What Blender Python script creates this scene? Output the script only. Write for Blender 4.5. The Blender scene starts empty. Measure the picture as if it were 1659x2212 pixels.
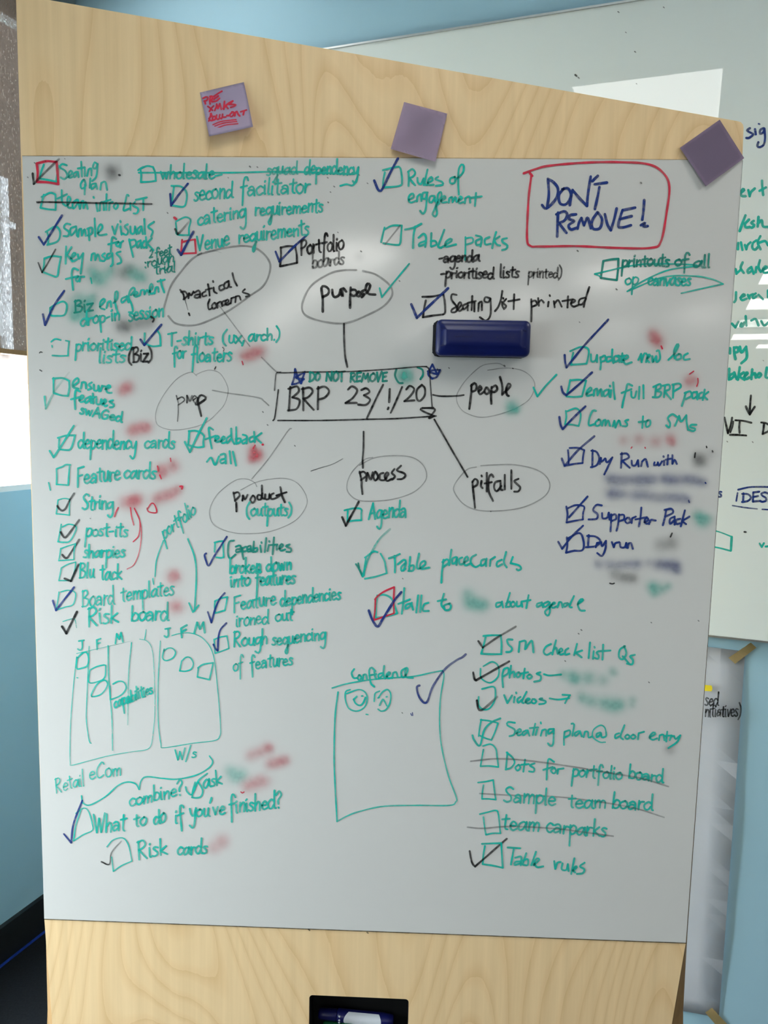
import bpy, bmesh, math, random
from mathutils import Vector, Matrix
random.seed(7)
S = bpy.context.scene
COL = S.collection
EXPOSURE = 0.0
SKY = 32
LAMP = 15
WALLC = (.33,.53,.64)
BOARDC = (.61,.597,.568)
WBOARDC = (.75,.81,.79)
LAMP2 = 7.4
CORNER_FILL = 3.4
WALL_FILL = 27
LOWSILL = 0.2
# ------------------------------------------------------------------ camera
F = 1725.0                                   # focal length in pixels of the 1659x2212 frame
CAM = Vector((0.0631, -1.2719, 1.4707))
PITCH, YAW, ROLL = 0.1164, -0.0316, 0.0203
fw = Vector((math.sin(YAW)*math.cos(PITCH), math.cos(YAW)*math.cos(PITCH), -math.sin(PITCH)))
rt0 = fw.cross(Vector((0, 0, 1))).normalized(); up0 = rt0.cross(fw)
rt = rt0*math.cos(ROLL) + up0*math.sin(ROLL)
up = -rt0*math.sin(ROLL) + up0*math.cos(ROLL)
cd = bpy.data.cameras.new('camera'); cam = bpy.data.objects.new('camera', cd); COL.objects.link(cam)
cd.sensor_fit = 'HORIZONTAL'; cd.sensor_width = 36.0; cd.lens = 36.0*F/1659.0; cd.clip_start = 0.02
cam.matrix_world = Matrix(((rt.x, up.x, -fw.x, CAM.x), (rt.y, up.y, -fw.y, CAM.y), (rt.z, up.z, -fw.z, CAM.z), (0, 0, 0, 1)))
S.camera = cam
def ray(x, y):
    return (fw + rt*((x-829.5)/F) + up*((1106.0-y)/F)).normalized()
def hit(x, y, n, q):
    d = ray(x, y); return CAM + d*((q-CAM).dot(n)/d.dot(n))
# ------------------------------------------------------------------ view, world, sky light
S.view_settings.view_transform = 'Standard'; S.view_settings.look = 'None'
S.view_settings.exposure = EXPOSURE; S.view_settings.gamma = 1.0
S.cycles.use_denoising = True; S.cycles.max_bounces = 8; S.cycles.diffuse_bounces = 5
S.cycles.transparent_max_bounces = 24; S.cycles.sample_clamp_indirect = 6.0
S.cycles.caustics_reflective = False; S.cycles.caustics_refractive = False
W = bpy.data.worlds.new('overcast_sky'); S.world = W; W.use_nodes = True
nt = W.node_tree; nt.nodes.clear()
o_ = nt.nodes.new('ShaderNodeOutputWorld'); b_ = nt.nodes.new('ShaderNodeBackground')
tc = nt.nodes.new('ShaderNodeTexCoord'); sp = nt.nodes.new('ShaderNodeSeparateXYZ'); rp = nt.nodes.new('ShaderNodeValToRGB')
mr = nt.nodes.new('ShaderNodeMapRange'); mr.inputs[1].default_value = -1; mr.inputs[2].default_value = 1
nt.links.new(tc.outputs['Generated'], sp.inputs[0]); nt.links.new(sp.outputs[2], mr.inputs[0]); nt.links.new(mr.outputs[0], rp.inputs[0])
rp.color_ramp.elements[0].position = 0.40; rp.color_ramp.elements[0].color = (.30, .31, .32, 1)
rp.color_ramp.elements[1].position = 0.60; rp.color_ramp.elements[1].color = (.88, .925, 1.0, 1)
nt.links.new(rp.outputs[0], b_.inputs[0]); b_.inputs[1].default_value = SKY; nt.links.new(b_.outputs[0], o_.inputs[0])
# ------------------------------------------------------------------ room frame (the panel stands askew to the room)
PHI = math.radians(18.85)
D1 = Vector((math.sin(PHI), math.cos(PHI), 0)); D2 = Vector((math.cos(PHI), -math.sin(PHI), 0)); Z = Vector((0, 0, 1))
K = Vector((-0.9006, 1.0028, 0))               # the corner behind the panel
CEIL = 2.62
def rm(s, a, z): return K + D2*s - D1*a + Z*z      # s along the whiteboard wall, a away from it, z up
for i, (a0, a1) in enumerate(((0.05, 0.76), (0.86, 1.68), (1.80, 3.28))):     # daylight portals in the window openings
    ld = bpy.data.lights.new('daylight_portal', 'AREA'); ld.shape = 'RECTANGLE'; ld.size = a1-a0; ld.size_y = 2.2
    lo = bpy.data.objects.new('daylight_portal', ld); COL.objects.link(lo); ld.cycles.is_portal = True
    lo.matrix_world = Matrix.Translation(rm(-0.075, (a0+a1)/2, 1.35)) @ Matrix(((-D1.x, 0, -D2.x, 0), (-D1.y, 0, -D2.y, 0), (0, 1, 0, 0), (0, 0, 0, 1)))
# ------------------------------------------------------------------ materials
def mat(name, col, rough=0.5, spec=0.5, metal=0.0, noise=None, emit=None, coat=0.0, bump=None):
    m = bpy.data.materials.new(name); m.use_nodes = True; n = m.node_tree; p = n.nodes['Principled BSDF']
    p.inputs['Base Color'].default_value = (*col, 1); p.inputs['Roughness'].default_value = rough
    p.inputs['Specular IOR Level'].default_value = spec; p.inputs['Metallic'].default_value = metal
    p.inputs['Coat Weight'].default_value = coat; p.inputs['Coat Roughness'].default_value = 0.05
    t = n.nodes.new('ShaderNodeTexCoord')
    if noise:
        sc, amt = noise[:2]; st = noise[2] if len(noise) > 2 else (1, 1, 1)
        mp = n.nodes.new('ShaderNodeMapping'); mp.inputs['Scale'].default_value = st; n.links.new(t.outputs['Object'], mp.inputs[0])
        x = n.nodes.new('ShaderNodeTexNoise'); x.inputs['Scale'].default_value = sc; x.inputs['Detail'].default_value = 5
        n.links.new(mp.outputs[0], x.inputs['Vector'])
        mx = n.nodes.new('ShaderNodeMix'); mx.data_type = 'RGBA'
        mx.inputs[6].default_value = (*[c*(1-amt) for c in col], 1); mx.inputs[7].default_value = (*[min(1, c*(1+amt)) for c in col], 1)
        n.links.new(x.outputs[0], mx.inputs[0]); n.links.new(mx.outputs[2], p.inputs['Base Color'])
    if bump:
        x2 = n.nodes.new('ShaderNodeTexNoise'); x2.inputs['Scale'].default_value = bump[0]; n.links.new(t.outputs['Object'], x2.inputs['Vector'])
        bp = n.nodes.new('ShaderNodeBump'); bp.inputs['Strength'].default_value = bump[1]; bp.inputs['Distance'].default_value = 0.002
        n.links.new(x2.outputs[0], bp.inputs['Height']); n.links.new(bp.outputs[0], p.inputs['Normal'])
    if emit:
        p.inputs['Emission Color'].default_value = (*emit[0], 1); p.inputs['Emission Strength'].default_value = emit[1]
    return m
def wood_mat():
    m = bpy.data.materials.new('birch_veneer'); m.use_nodes = True; n = m.node_tree; p = n.nodes['Principled BSDF']
    t = n.nodes.new('ShaderNodeTexCoord')
    def noise(scale, sc, det=2.0, rough=.5, dist=0.0):
        mp = n.nodes.new('ShaderNodeMapping'); mp.inputs['Scale'].default_value = scale; n.links.new(t.outputs['Object'], mp.inputs[0])
        x = n.nodes.new('ShaderNodeTexNoise'); x.inputs['Scale'].default_value = sc; x.inputs['Detail'].default_value = det
        x.inputs['Roughness'].default_value = rough; x.inputs['Distortion'].default_value = dist
        n.links.new(mp.outputs[0], x.inputs['Vector']); return x.outputs[0]
    def math_(op, a, b=None):
        x = n.nodes.new('ShaderNodeMath'); x.operation = op
        for i, v in enumerate((a, b)):
            if v is None: continue
            if isinstance(v, (int, float)): x.inputs[i].default_value = v
            else: n.links.new(v, x.inputs[i])
        return x.outputs[0]
    broad = noise((1, 1, .30), 3.2, .6, .4, .3)          # contour lines of a stretched noise give cathedral grain
    fine = noise((1, 1, .03), 60, 4, .6)
    h = math_('ADD', math_('MULTIPLY', broad, 34.0), math_('MULTIPLY', fine, .16))
    fr = math_('FRACT', h)
    r = n.nodes.new('ShaderNodeValToRGB'); n.links.new(fr, r.inputs[0])
    e = r.color_ramp.elements
    e[0].position = 0; e[0].color = (.70, .472, .245, 1); e[1].position = 1; e[1].color = (.765, .545, .30, 1)
    for pos, c in ((.08, (.73, .507, .27)), (.30, (.785, .568, .32)), (.75, (.79, .575, .325)), (.93, (.765, .54, .295))):
        x = e.new(pos); x.color = (*c, 1)
    f2 = n.nodes.new('ShaderNodeMix'); f2.data_type = 'RGBA'; f2.blend_type = 'MULTIPLY'; f2.inputs[0].default_value = .75
    r2 = n.nodes.new('ShaderNodeValToRGB'); n.links.new(noise((1, 1, .03), 55, 4, .6, .15), r2.inputs[0])
    r2.color_ramp.elements[0].position = .3; r2.color_ramp.elements[0].color = (.89, .865, .825, 1)
    r2.color_ramp.elements[1].position = .7; r2.color_ramp.elements[1].color = (1.05, 1.05, 1.05, 1)
    n.links.new(r.outputs[0], f2.inputs[6]); n.links.new(r2.outputs[0], f2.inputs[7]); n.links.new(f2.outputs[2], p.inputs['Base Color'])
    p.inputs['Roughness'].default_value = .42; p.inputs['Specular IOR Level'].default_value = .35
    return m
def ink_mat(name, col, rough=.4):
    m = bpy.data.materials.new(name); m.use_nodes = True; n = m.node_tree; p = n.nodes['Principled BSDF']
    p.inputs['Base Color'].default_value = (*col, 1); p.inputs['Roughness'].default_value = rough; p.inputs['Specular IOR Level'].default_value = .2
    a = n.nodes.new('ShaderNodeAttribute'); a.attribute_name = 'ink'
    t = n.nodes.new('ShaderNodeTexCoord'); x = n.nodes.new('ShaderNodeTexNoise'); x.inputs['Scale'].default_value = 130; x.inputs['Detail'].default_value = 3
    n.links.new(t.outputs['Object'], x.inputs['Vector'])
    mr = n.nodes.new('ShaderNodeMapRange'); mr.inputs[1].default_value = .3; mr.inputs[2].default_value = .7; mr.inputs[3].default_value = .78; mr.inputs[4].default_value = 1.08
    n.links.new(x.outputs[0], mr.inputs[0])
    mu = n.nodes.new('ShaderNodeMath'); mu.operation = 'MULTIPLY'; mu.use_clamp = True
    n.links.new(a.outputs['Fac'], mu.inputs[0]); n.links.new(mr.outputs[0], mu.inputs[1]); n.links.new(mu.outputs[0], p.inputs['Alpha'])
    return m
INK = {'g': ink_mat('green_ink', (.004, .44, .35)), 'd': ink_mat('dark_green_ink', (.002, .24, .185)), 'b': ink_mat('blue_ink', (.006, .030, .20)),
       'k': ink_mat('black_ink', (.008, .008, .009)), 'r': ink_mat('red_ink', (.58, .018, .05)), 'a': ink_mat('grey_ink', (.09, .088, .088))}
INKNAME = {'g': 'green', 'd': 'dark green', 'b': 'blue', 'k': 'black', 'r': 'red', 'a': 'grey'}
M = dict(
    wall=mat('pale_blue_paint', WALLC, .6, .3, noise=(3, .03), bump=(300, .05)),
    white=mat('white_paint', (.78, .79, .78), .7, .2, noise=(3, .02)),
    tile=mat('ceiling_tile', (.74, .75, .74), .9, .1, noise=(90, .08)),
    carpet=mat('dark_carpet', (.012, .013, .015), .95, .1, noise=(180, .6)),
    stripe=mat('blue_carpet_line', (.014, .045, .28), .8, .1, noise=(150, .4)),
    skirt=mat('black_skirting', (.012, .013, .014), .45, .4, noise=(20, .2)),
    sheet=mat('dry_erase_laminate', BOARDC, .115, .5, noise=(2.2, .02), bump=(18, .02)),
    glass_board=mat('gloss_whiteboard', WBOARDC, .004, .55, noise=(1.5, .02)),
    seam=mat('dark_seam', (.06, .05, .045), .6, noise=(40, .3)),
    edge=mat('plywood_edge', (.20, .115, .045), .6, .2, noise=(60, .35, (1, 12, .1))),
    black=mat('black_plastic', (.010, .010, .011), .5, .3, noise=(60, .3)),
    alu=mat('aluminium', (.55, .57, .57), .35, .5, .9, noise=(50, .1)),
    lilac=mat('lilac_paper', (.60, .52, .68), .8, .15, noise=(6, .04)),
    lilac2=mat('lilac_paper_worn', (.50, .40, .52), .8, .15, noise=(14, .12)),
    lilac3=mat('deep_lilac_paper', (.30, .23, .33), .8, .15, noise=(6, .05)),
    paper=mat('flip_chart_paper', (.86, .87, .91), .8, .15, noise=(9, .03)),
    tape=mat('masking_tape', (.56, .44, .22), .7, .2, noise=(60, .15)),
    yellow=mat('yellow_marker', (.85, .68, .03), .6, .2, noise=(40, .1)),
    blue=mat('blue_gloss_plastic', (.005, .010, .078), .32, .3, noise=(30, .1)),
    felt=mat('black_felt', (.010, .010, .012), .95, .1, noise=(300, .5), bump=(400, .5)),
    navy=mat('navy_plastic', (.008, .010, .11), .35, .5, noise=(40, .1)),
    green=mat('green_plastic', (.008, .10, .035), .35, .5, noise=(40, .1)),
    label=mat('white_label', (.80, .82, .86), .45, .4, noise=(30, .03)),
    frame=mat('white_window_frame', (.75, .77, .78), .45, .4, noise=(10, .03)),
    brick=mat('brown_brick', (.085, .066, .058), .9, .1, noise=(5, .35)),
    pale=mat('pale_render', (.62, .63, .66), .9, .1, noise=(3, .1)),
    ground=mat('paving', (.42, .42, .41), .9, .1, noise=(4, .15)),
    lamp=mat('light_diffuser', (.9, .9, .9), .5, .2, noise=(20, .01), emit=((1.0, .985, .93), LAMP)),
    fill_corner=mat('corner_fill_diffuser', (.9, .9, .9), .5, .2, noise=(20, .01), emit=((1.0, .99, .95), CORNER_FILL)),
    fill_wall=mat('wall_fill_diffuser', (.9, .9, .9), .5, .2, noise=(20, .01), emit=((1.0, .99, .95), WALL_FILL)),
    lamp_near=mat('near_light_diffuser', (.9, .9, .9), .5, .2, noise=(20, .01), emit=((1.0, .99, .95), LAMP2)),
    wood=wood_mat())
def glass_mat():
    m = bpy.data.materials.new('window_glass'); m.use_nodes = True; n = m.node_tree; n.nodes.clear()
    o = n.nodes.new('ShaderNodeOutputMaterial'); mx = n.nodes.new('ShaderNodeMixShader'); tr = n.nodes.new('ShaderNodeBsdfTransparent'); gl = n.nodes.new('ShaderNodeBsdfGlossy')
    gl.inputs['Roughness'].default_value = .02; tr.inputs[0].default_value = (.93, .97, .96, 1)
    mx.inputs[0].default_value = .045; n.links.new(tr.outputs[0], mx.inputs[1]); n.links.new(gl.outputs[0], mx.inputs[2]); n.links.new(mx.outputs[0], o.inputs[0]); return m
M['glass'] = glass_mat()
def blind_mat():
    m = bpy.data.materials.new('woven_screen_fabric'); m.use_nodes = True; n = m.node_tree; n.nodes.clear()
    o = n.nodes.new('ShaderNodeOutputMaterial'); mx = n.nodes.new('ShaderNodeMixShader'); tr = n.nodes.new('ShaderNodeBsdfTransparent'); df = n.nodes.new('ShaderNodeBsdfDiffuse')
    df.inputs[0].default_value = (.19, .15, .125, 1)
    t = n.nodes.new('ShaderNodeTexCoord'); mp = n.nodes.new('ShaderNodeMapping'); mp.inputs['Scale'].default_value = (1, 1, .3); n.links.new(t.outputs['Object'], mp.inputs[0])
    x = n.nodes.new('ShaderNodeTexNoise'); x.inputs['Scale'].default_value = 340; x.inputs['Detail'].default_value = 3; n.links.new(mp.outputs[0], x.inputs['Vector'])
    mr = n.nodes.new('ShaderNodeMapRange'); mr.inputs[1].default_value = .3; mr.inputs[2].default_value = .7; mr.inputs[3].default_value = .1; mr.inputs[4].default_value = .36
    n.links.new(x.outputs[0], mr.inputs[0]); n.links.new(mr.outputs[0], mx.inputs[0]); n.links.new(df.outputs[0], mx.inputs[1]); n.links.new(tr.outputs[0], mx.inputs[2]); n.links.new(mx.outputs[0], o.inputs[0]); return m
M['blind'] = blind_mat()
# ------------------------------------------------------------------ helpers
def obj(name, bm, m, parent=None, smooth=False, recalc=True):
    if recalc: bmesh.ops.recalc_face_normals(bm, faces=bm.faces[:])
    me = bpy.data.meshes.new(name); bm.to_mesh(me); bm.free()
    for x in (m if isinstance(m, (list, tuple)) else [m]): me.materials.append(x)
    if smooth:
        for p in me.polygons: p.use_smooth = True
    o = bpy.data.objects.new(name, me); COL.objects.link(o)
    if parent: o.parent = parent; o.matrix_parent_inverse = parent.matrix_world.inverted()
    return o
def tag(o, label=None, cat=None, group=None, kind=None):
    for k, v in (('label', label), ('category', cat), ('group', group), ('kind', kind)):
        if v: o[k] = v
    return o
def empty(name, loc, label, cat, group=None):
    o = bpy.data.objects.new(name, None); o.location = loc; o.empty_display_size = .05; COL.objects.link(o)
    o.matrix_world = Matrix.Translation(loc); return tag(o, label, cat, group)
def prism(bm, pts, vec, mi=0):                # closed prism: polygon extruded along vec
    a = [bm.verts.new(p) for p in pts]; b = [bm.verts.new(p+vec) for p in pts]; n = len(pts)
    fs = [bm.faces.new(a), bm.faces.new(b[::-1])] + [bm.faces.new((a[i], a[(i+1) % n], b[(i+1) % n], b[i])) for i in range(n)]
    for f in fs: f.material_index = mi
def rbox(bm, s0, s1, a0, a1, z0, z1):         # box aligned to the room
    prism(bm, [rm(s0, a0, z0), rm(s1, a0, z0), rm(s1, a1, z0), rm(s0, a1, z0)], Z*(z1-z0))
def rounded(cx, cz, w, h, r, n=6):
    P = []
    for sx, sz, a in ((1, 1, 0), (-1, 1, 90), (-1, -1, 180), (1, -1, 270)):
        for k in range(n+1):
            t = math.radians(a+90*k/n); P.append((cx+sx*(w/2-r)+r*math.cos(t), cz+sz*(h/2-r)+r*math.sin(t)))
    return P
# ------------------------------------------------------------------ setting
bm = bmesh.new(); rbox(bm, -.3, 10, -.3, 16.3, -.1, 0)
ds = .021                                     # a blue line runs along the foot of the window wall
prism(bm, [rm(ds-.003, .02, .0005), rm(ds+.003, .02, .0005), rm(ds+.003, 16, .0005), rm(ds-.003, 16, .0005)], Z*.004, 1)
tag(obj('floor', bm, [M['carpet'], M['stripe']]), kind='structure')
bm = bmesh.new(); rbox(bm, -.3, 10, -.3, 16.3, CEIL, CEIL+.1); tag(obj('ceiling', bm, M['tile']), kind='structure')
bm = bmesh.new(); rbox(bm, -.06, 10, -.2, 0, 0, CEIL); tag(obj('wall_back', bm, M['wall']), kind='structure')
bm = bmesh.new(); rbox(bm, -.3, 10, 16, 16.2, 0, CEIL); tag(obj('wall_front', bm, M['white']), kind='structure')
bm = bmesh.new(); rbox(bm, 9.8, 10, 0, 16, 0, CEIL); tag(obj('wall_right', bm, M['white']), kind='structure')
SILL, HEAD = 1.262, 2.5
BAYS = ((0.03, 0.78), (0.85, 1.70), (1.78, 3.30))
SILLS = (SILL, LOWSILL, SILL)
bm = bmesh.new(); rbox(bm, -.06, 0, 0, 16, HEAD, CEIL)
e = [0] + [v for b in BAYS for v in b] + [16]
for i in range(0, len(e), 2): rbox(bm, -.06, 0, e[i], e[i+1], 0, HEAD)
for (a0, a1), sl in zip(BAYS, SILLS): rbox(bm, -.06, 0, a0, a1, 0, sl)
tag(obj('wall_left', bm, M['wall']), kind='structure')
bm = bmesh.new(); rbox(bm, 0, .014, 0.014, 16, 0, .1); tag(obj('baseboard_left', bm, M['skirt']), kind='structure')
bm = bmesh.new(); rbox(bm, .014, 9.8, 0, .014, 0, .07); tag(obj('baseboard_back', bm, M['skirt']), kind='structure')
for i, (a0, a1) in enumerate(BAYS):
    bm = bmesh.new(); sl = SILLS[i]
    for (p0, p1, q0, q1) in ((a0, a1, sl, sl+.015), (a0, a1, HEAD-.05, HEAD), (a0, a0+.02, sl+.015, HEAD-.05), (a1-.045, a1, sl+.015, HEAD-.05)):
        rbox(bm, -.045, -.004, p0, p1, q0, q1)
    w = tag(obj('window_%d' % (i+1), bm, M['frame']), kind='structure')
    bm = bmesh.new(); rbox(bm, -.034, -.028, a0+.02, a1-.045, sl+.015, HEAD-.05); obj('pane', bm, M['glass'], w)
# outside the window
bm = bmesh.new(); prism(bm, [rm(-.3, -30, -.6), rm(-60, -30, -.6), rm(-60, 30, -.6), rm(-.3, 30, -.6)], Z*-.1); tag(obj('ground_outside', bm, M['ground']), kind='structure')
# roller blind in the bay beside the panel
BZ = 1.616
for i, (a0, a1) in enumerate(BAYS):
    rb = empty('roller_blind', rm(.006, a0+.7, BZ), ('brown woven roller blind lowered over the window left of the panel', 'brown roller blind on the window beside the camera', 'brown roller blind on the window behind the camera')[i], 'blind')
    a0 -= .01; a1 += .02
    bm = bmesh.new(); prism(bm, [rm(.006, a0, BZ+.012), rm(.006, a1, BZ+.012), rm(.006, a1, 2.54), rm(.006, a0, 2.54)], D2*.0008); obj('fabric', bm, M['blind'], rb)
    bm = bmesh.new(); rbox(bm, .002, .011, a0, a1, BZ, BZ+.012); obj('bottom_bar', bm, M['edge'], rb)
    bm = bmesh.new(); c = rm(.028, a0, 2.56)
    prism(bm, [c + D2*(.026*math.cos(t*math.pi/8)) + Z*(.026*math.sin(t*math.pi/8)) for t in range(16)], -D1*(a1-a0)); obj('roller_tube', bm, M['alu'], rb, True)
nb = empty('neighbouring_building', rm(-25, -24, -.6), 'brown building with a pale pilaster seen dimly through the woven blind', 'building')
bm = bmesh.new(); rbox(bm, -30, -25, -42, -17, -.6, 26); obj('upper_wall', bm, M['brick'], nb)
bm = bmesh.new(); rbox(bm, -24.98, -24.6, -42, -17, -.6, 2.6); obj('plinth', bm, M['pale'], nb)
def ppier(x0, x1, y0, y1, d):
    Q = [hit(x, y, D2, rm(d, 0, 0)) for x, y in ((x0, y1), (x1, y1), (x0, y0))]; aa = sorted((p-K).dot(-D1) for p in Q[:2])
    bm = bmesh.new(); rbox(bm, -25.1, d, aa[0], aa[1], Q[0].z, Q[2].z); obj('pilaster', bm, M['pale'], nb)
ppier(15, 30, 385, 765, -24.7); ppier(-40, 9, 560, 720, -24.8); ppier(20, 34, 478, 492, -24.75)
# ceiling lights mirrored in both whiteboards, plus added fill panels near the back wall
def light(s0, s1, a0, a1, label):
    r = empty('ceiling_light', rm((s0+s1)/2, (a0+a1)/2, CEIL), label, 'ceiling light', 'ceiling light panels')
    bm = bmesh.new()
    for b in ((s0-.015, s0, a0-.015, a1+.015), (s1, s1+.015, a0-.015, a1+.015), (s0, s1, a0-.015, a0), (s0, s1, a1, a1+.015)): rbox(bm, *b, CEIL-.014, CEIL)
    obj('frame', bm, M['frame'], r)
    bm = bmesh.new(); rbox(bm, s0, s1, a0, a1, CEIL-.008, CEIL); obj('diffuser', bm, M['lamp'] if a0 > 2 else M['lamp_near'] if a0 > 1.02 else M['fill_wall'] if a0 > .3 else M['fill_corner'], r)
light(1.205, 1.68, 1.095, 1.60, 'square ceiling light panel nearest the wall whiteboard, mirrored above the panel top')
light(.20, .67, .12, .60, 'added unseen fill light on the ceiling in the corner behind the tall plywood panel')  # hidden panel added to brighten the blue walls around the corner
for s, nm in ((2.75, 'beside the panel'), (4.15, 'farther right'), (6.2, 'by the right wall')):
    light(s, s+.48, .5, 1.0, 'added unseen fill light on the ceiling close to the whiteboard wall, '+nm)  # out-of-view panels added to wash the back wall with light
ORD = ['first', 'second', 'third', 'fourth', 'fifth', 'sixth']
for i, s in enumerate((2.10, 4.12, 6.2)):
    for j, a in enumerate((4.70, 6.23, 7.77, 9.25)):
        light(s, s+.45, a, a+.76, 'ceiling light panel, %s row from the windows, %s from the whiteboard wall' % (ORD[i], ORD[j]))
light(2.49, 2.95, 10.67, 11.33, 'farthest ceiling light panel mirrored in the wall whiteboard')
# ------------------------------------------------------------------ handwriting
GLYPHS = r'''
a 9|8,8 5,10 1,7 0,3 2,0 5,2 8,9;8,10 8,2 10,0
A2 9|1,8 4,10 7,8 7.5,0;7,5 3,6 0,3 2,0 7,3
b 8|1,19 1,0;1,6 4,10 8,7 7,1 3,0 1,2
c 7|7,8 4,10 0,6 1,1 4,0 7,2
d 9|7,8 4,10 0,6 1,1 4,0 7,4;8,19 8,2 10,0
e 8|1,5 7,6 6,9 4,10 1,7 1,2 4,0 8,2
f 7|8,16 6,19 3,16 3,-10;0,9 7,10
g 8|8,9 4,10 0,6 2,1 6,3 8,9;8,10 8,-6 5,-12 1,-9
h 8|1,19 1,0;1,5 5,10 7,7 7,0
i 3|1,10 1,1 2,0;1,14 1.6,15
j 4|3,10 3,-6 0,-8
k 8|1,19 1,0;7,10 1,5* 8,0
l 3|1,19 1,1 2,0
m 12|1,10 1,0;1,6 4,10 6,8 6,0;6,6 9,10 11,8 11,0
n 8|1,10 1,0;1,6 5,10 7,8 7,0
o 8|5,10 1,8 0,4 3,0 7,2 8,7 5,10
p 8|1,10 1,-13;1,7 4,10 8,8 7,2 3,0 1,2
q 8|8,8 4,10 0,5 3,0 7,4;8,10 8,-7 6,-14 4,-10 9,-1
r 6|1,10 1,0;1,5 3,9 6.5,9
s 6|6,9 3,10 1,8 5,4 5,1 2,0 0,1
t 6|3,16 3,2 5,0;-.5,11 7,12
u 8|1,10 1,3 3,0 6,2 7,10;7,10 7,2 9,0
v 7|0,10 3,0* 7,10
w 11|0,10 3,0* 5,8* 8,0* 10,10
x 7|0,10 7,0;7,10 0,0
y 8|0,10 2,3 5,2 8,10;8,10 7,-7 4,-12 0,-9
z 7|0,10 7,10* 0,0* 7,0
A 11|0,0 5,18* 10,0;2,6 9,7
B 10|1,18 1,0;0,17 6,18 8,14 3,10* 9,7 7,1 0,0
C 11|10,15 7,18 1,11 1,3 4,0 10,3
D 11|1,18 1,0;0,17 7,16 11,9 7,2 0,0
E 9|8,18 1,17* 1,0* 9,1;1,9 7,10
F 9|9,18 1,17* 1,-2;1,9 7,10
G 11|9,15 5,18 0,10 2,1 6,0 9,3 9,8* 5,8
I 3|1,18 1,0
J 8|2,18 9,18;6,18 6,3 3,0 0,3
K 10|1,19 1,-1;9,18 1,8* 9,-1
M 14|0,0 3,18* 7,7* 11,18* 13,0
N 12|0,0 1,17* 10,1* 11,19
O 11|6,18 1,13 1,4 5,0 10,5 10,13 5,18
P 9|1,18 1,-1;0,17 6,18 9,14 6,9 1,8
Q 11|6,18 1,13 1,4 5,0 9,5 9,13 5,18;5,6 12,-3
R 10|1,18 1,-1;0,17 6,18 8,14 5,10 1,9* 9,-1
S 9|9,16 5,18 1,15 3,11 7,7 7,2 3,0 0,2
T 11|0,17 11,19;5,18 5,-1
V 10|0,18 4,0* 9,19
W 14|0,18 4,0* 7,14* 10,0* 14,19
2 9|1,14 4,18 8,14 5,6 0,0* 9,1
3 9|1,16 5,18 8,14 4,10* 9,6 6,0 0,0
0 9|5,18 1,12 1,3 4,0 8,6 8,14 5,18
- 6|0,6 5,7
( 5|4,20 0,12 0,2 4,-3
) 5|0,20 4,13 4,3 0,-3
. 3|1,0 1.5,.5
, 4|2,2 0,-4
: 3|1,9 1.5,8;1,1 1.5,0
! 4|1,18 1,6;1,1 1.5,0
? 8|0,15 4,19 7,15 3,9 3,5;3,1 3.5,0
/ 8|7,20 0,-4
' 3|2,20 0,15
'''
GL = {}
for line in GLYPHS.strip().split('\n'):
    ch, rest = line.split(' ', 1); w, st = rest.split('|', 1); GL[ch] = (float(w), st.split(';'))
def pts_of(txt):
    out = []
    for tok in txt.split():
        sharp = tok.endswith('*'); x, y = tok.rstrip('*').split(','); out.append((float(x), float(y), sharp))
    return out
def curve(P, step):                            # Catmull-Rom through the points, corners at the marked ones; gives smooth pieces
    runs = [[P[0]]]
    for i, p in enumerate(P[1:], 1):
        runs[-1].append(p)
        if p[2] and i < len(P)-1: runs.append([p])
    res = []
    for r in runs:
        q = [Vector((p[0], p[1])) for p in r]
        if len(q) == 2:
            n = max(1, int((q[1]-q[0]).length/step)); res.append([q[0].lerp(q[1], k/n) for k in range(n+1)]); continue
        closed = (q[0]-q[-1]).length < 1e-4 and len(q) > 3
        ext = [q[-2] if closed else q[0]*2-q[1]] + q + [q[1] if closed else q[-1]*2-q[-2]]
        o = [q[0]]
        for i in range(1, len(ext)-2):
            a, b, c, d = ext[i-1:i+3]
            n = max(2, int((c-b).length/step))
            for k in range(1, n+1):
                t = k/n; o.append(.5*((2*b)+(c-a)*t+(2*a-5*b+4*c-d)*t*t+(3*b-a-3*c+d)*t**3))
        res.append(o)
    return res
LIFT = [0]
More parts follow.
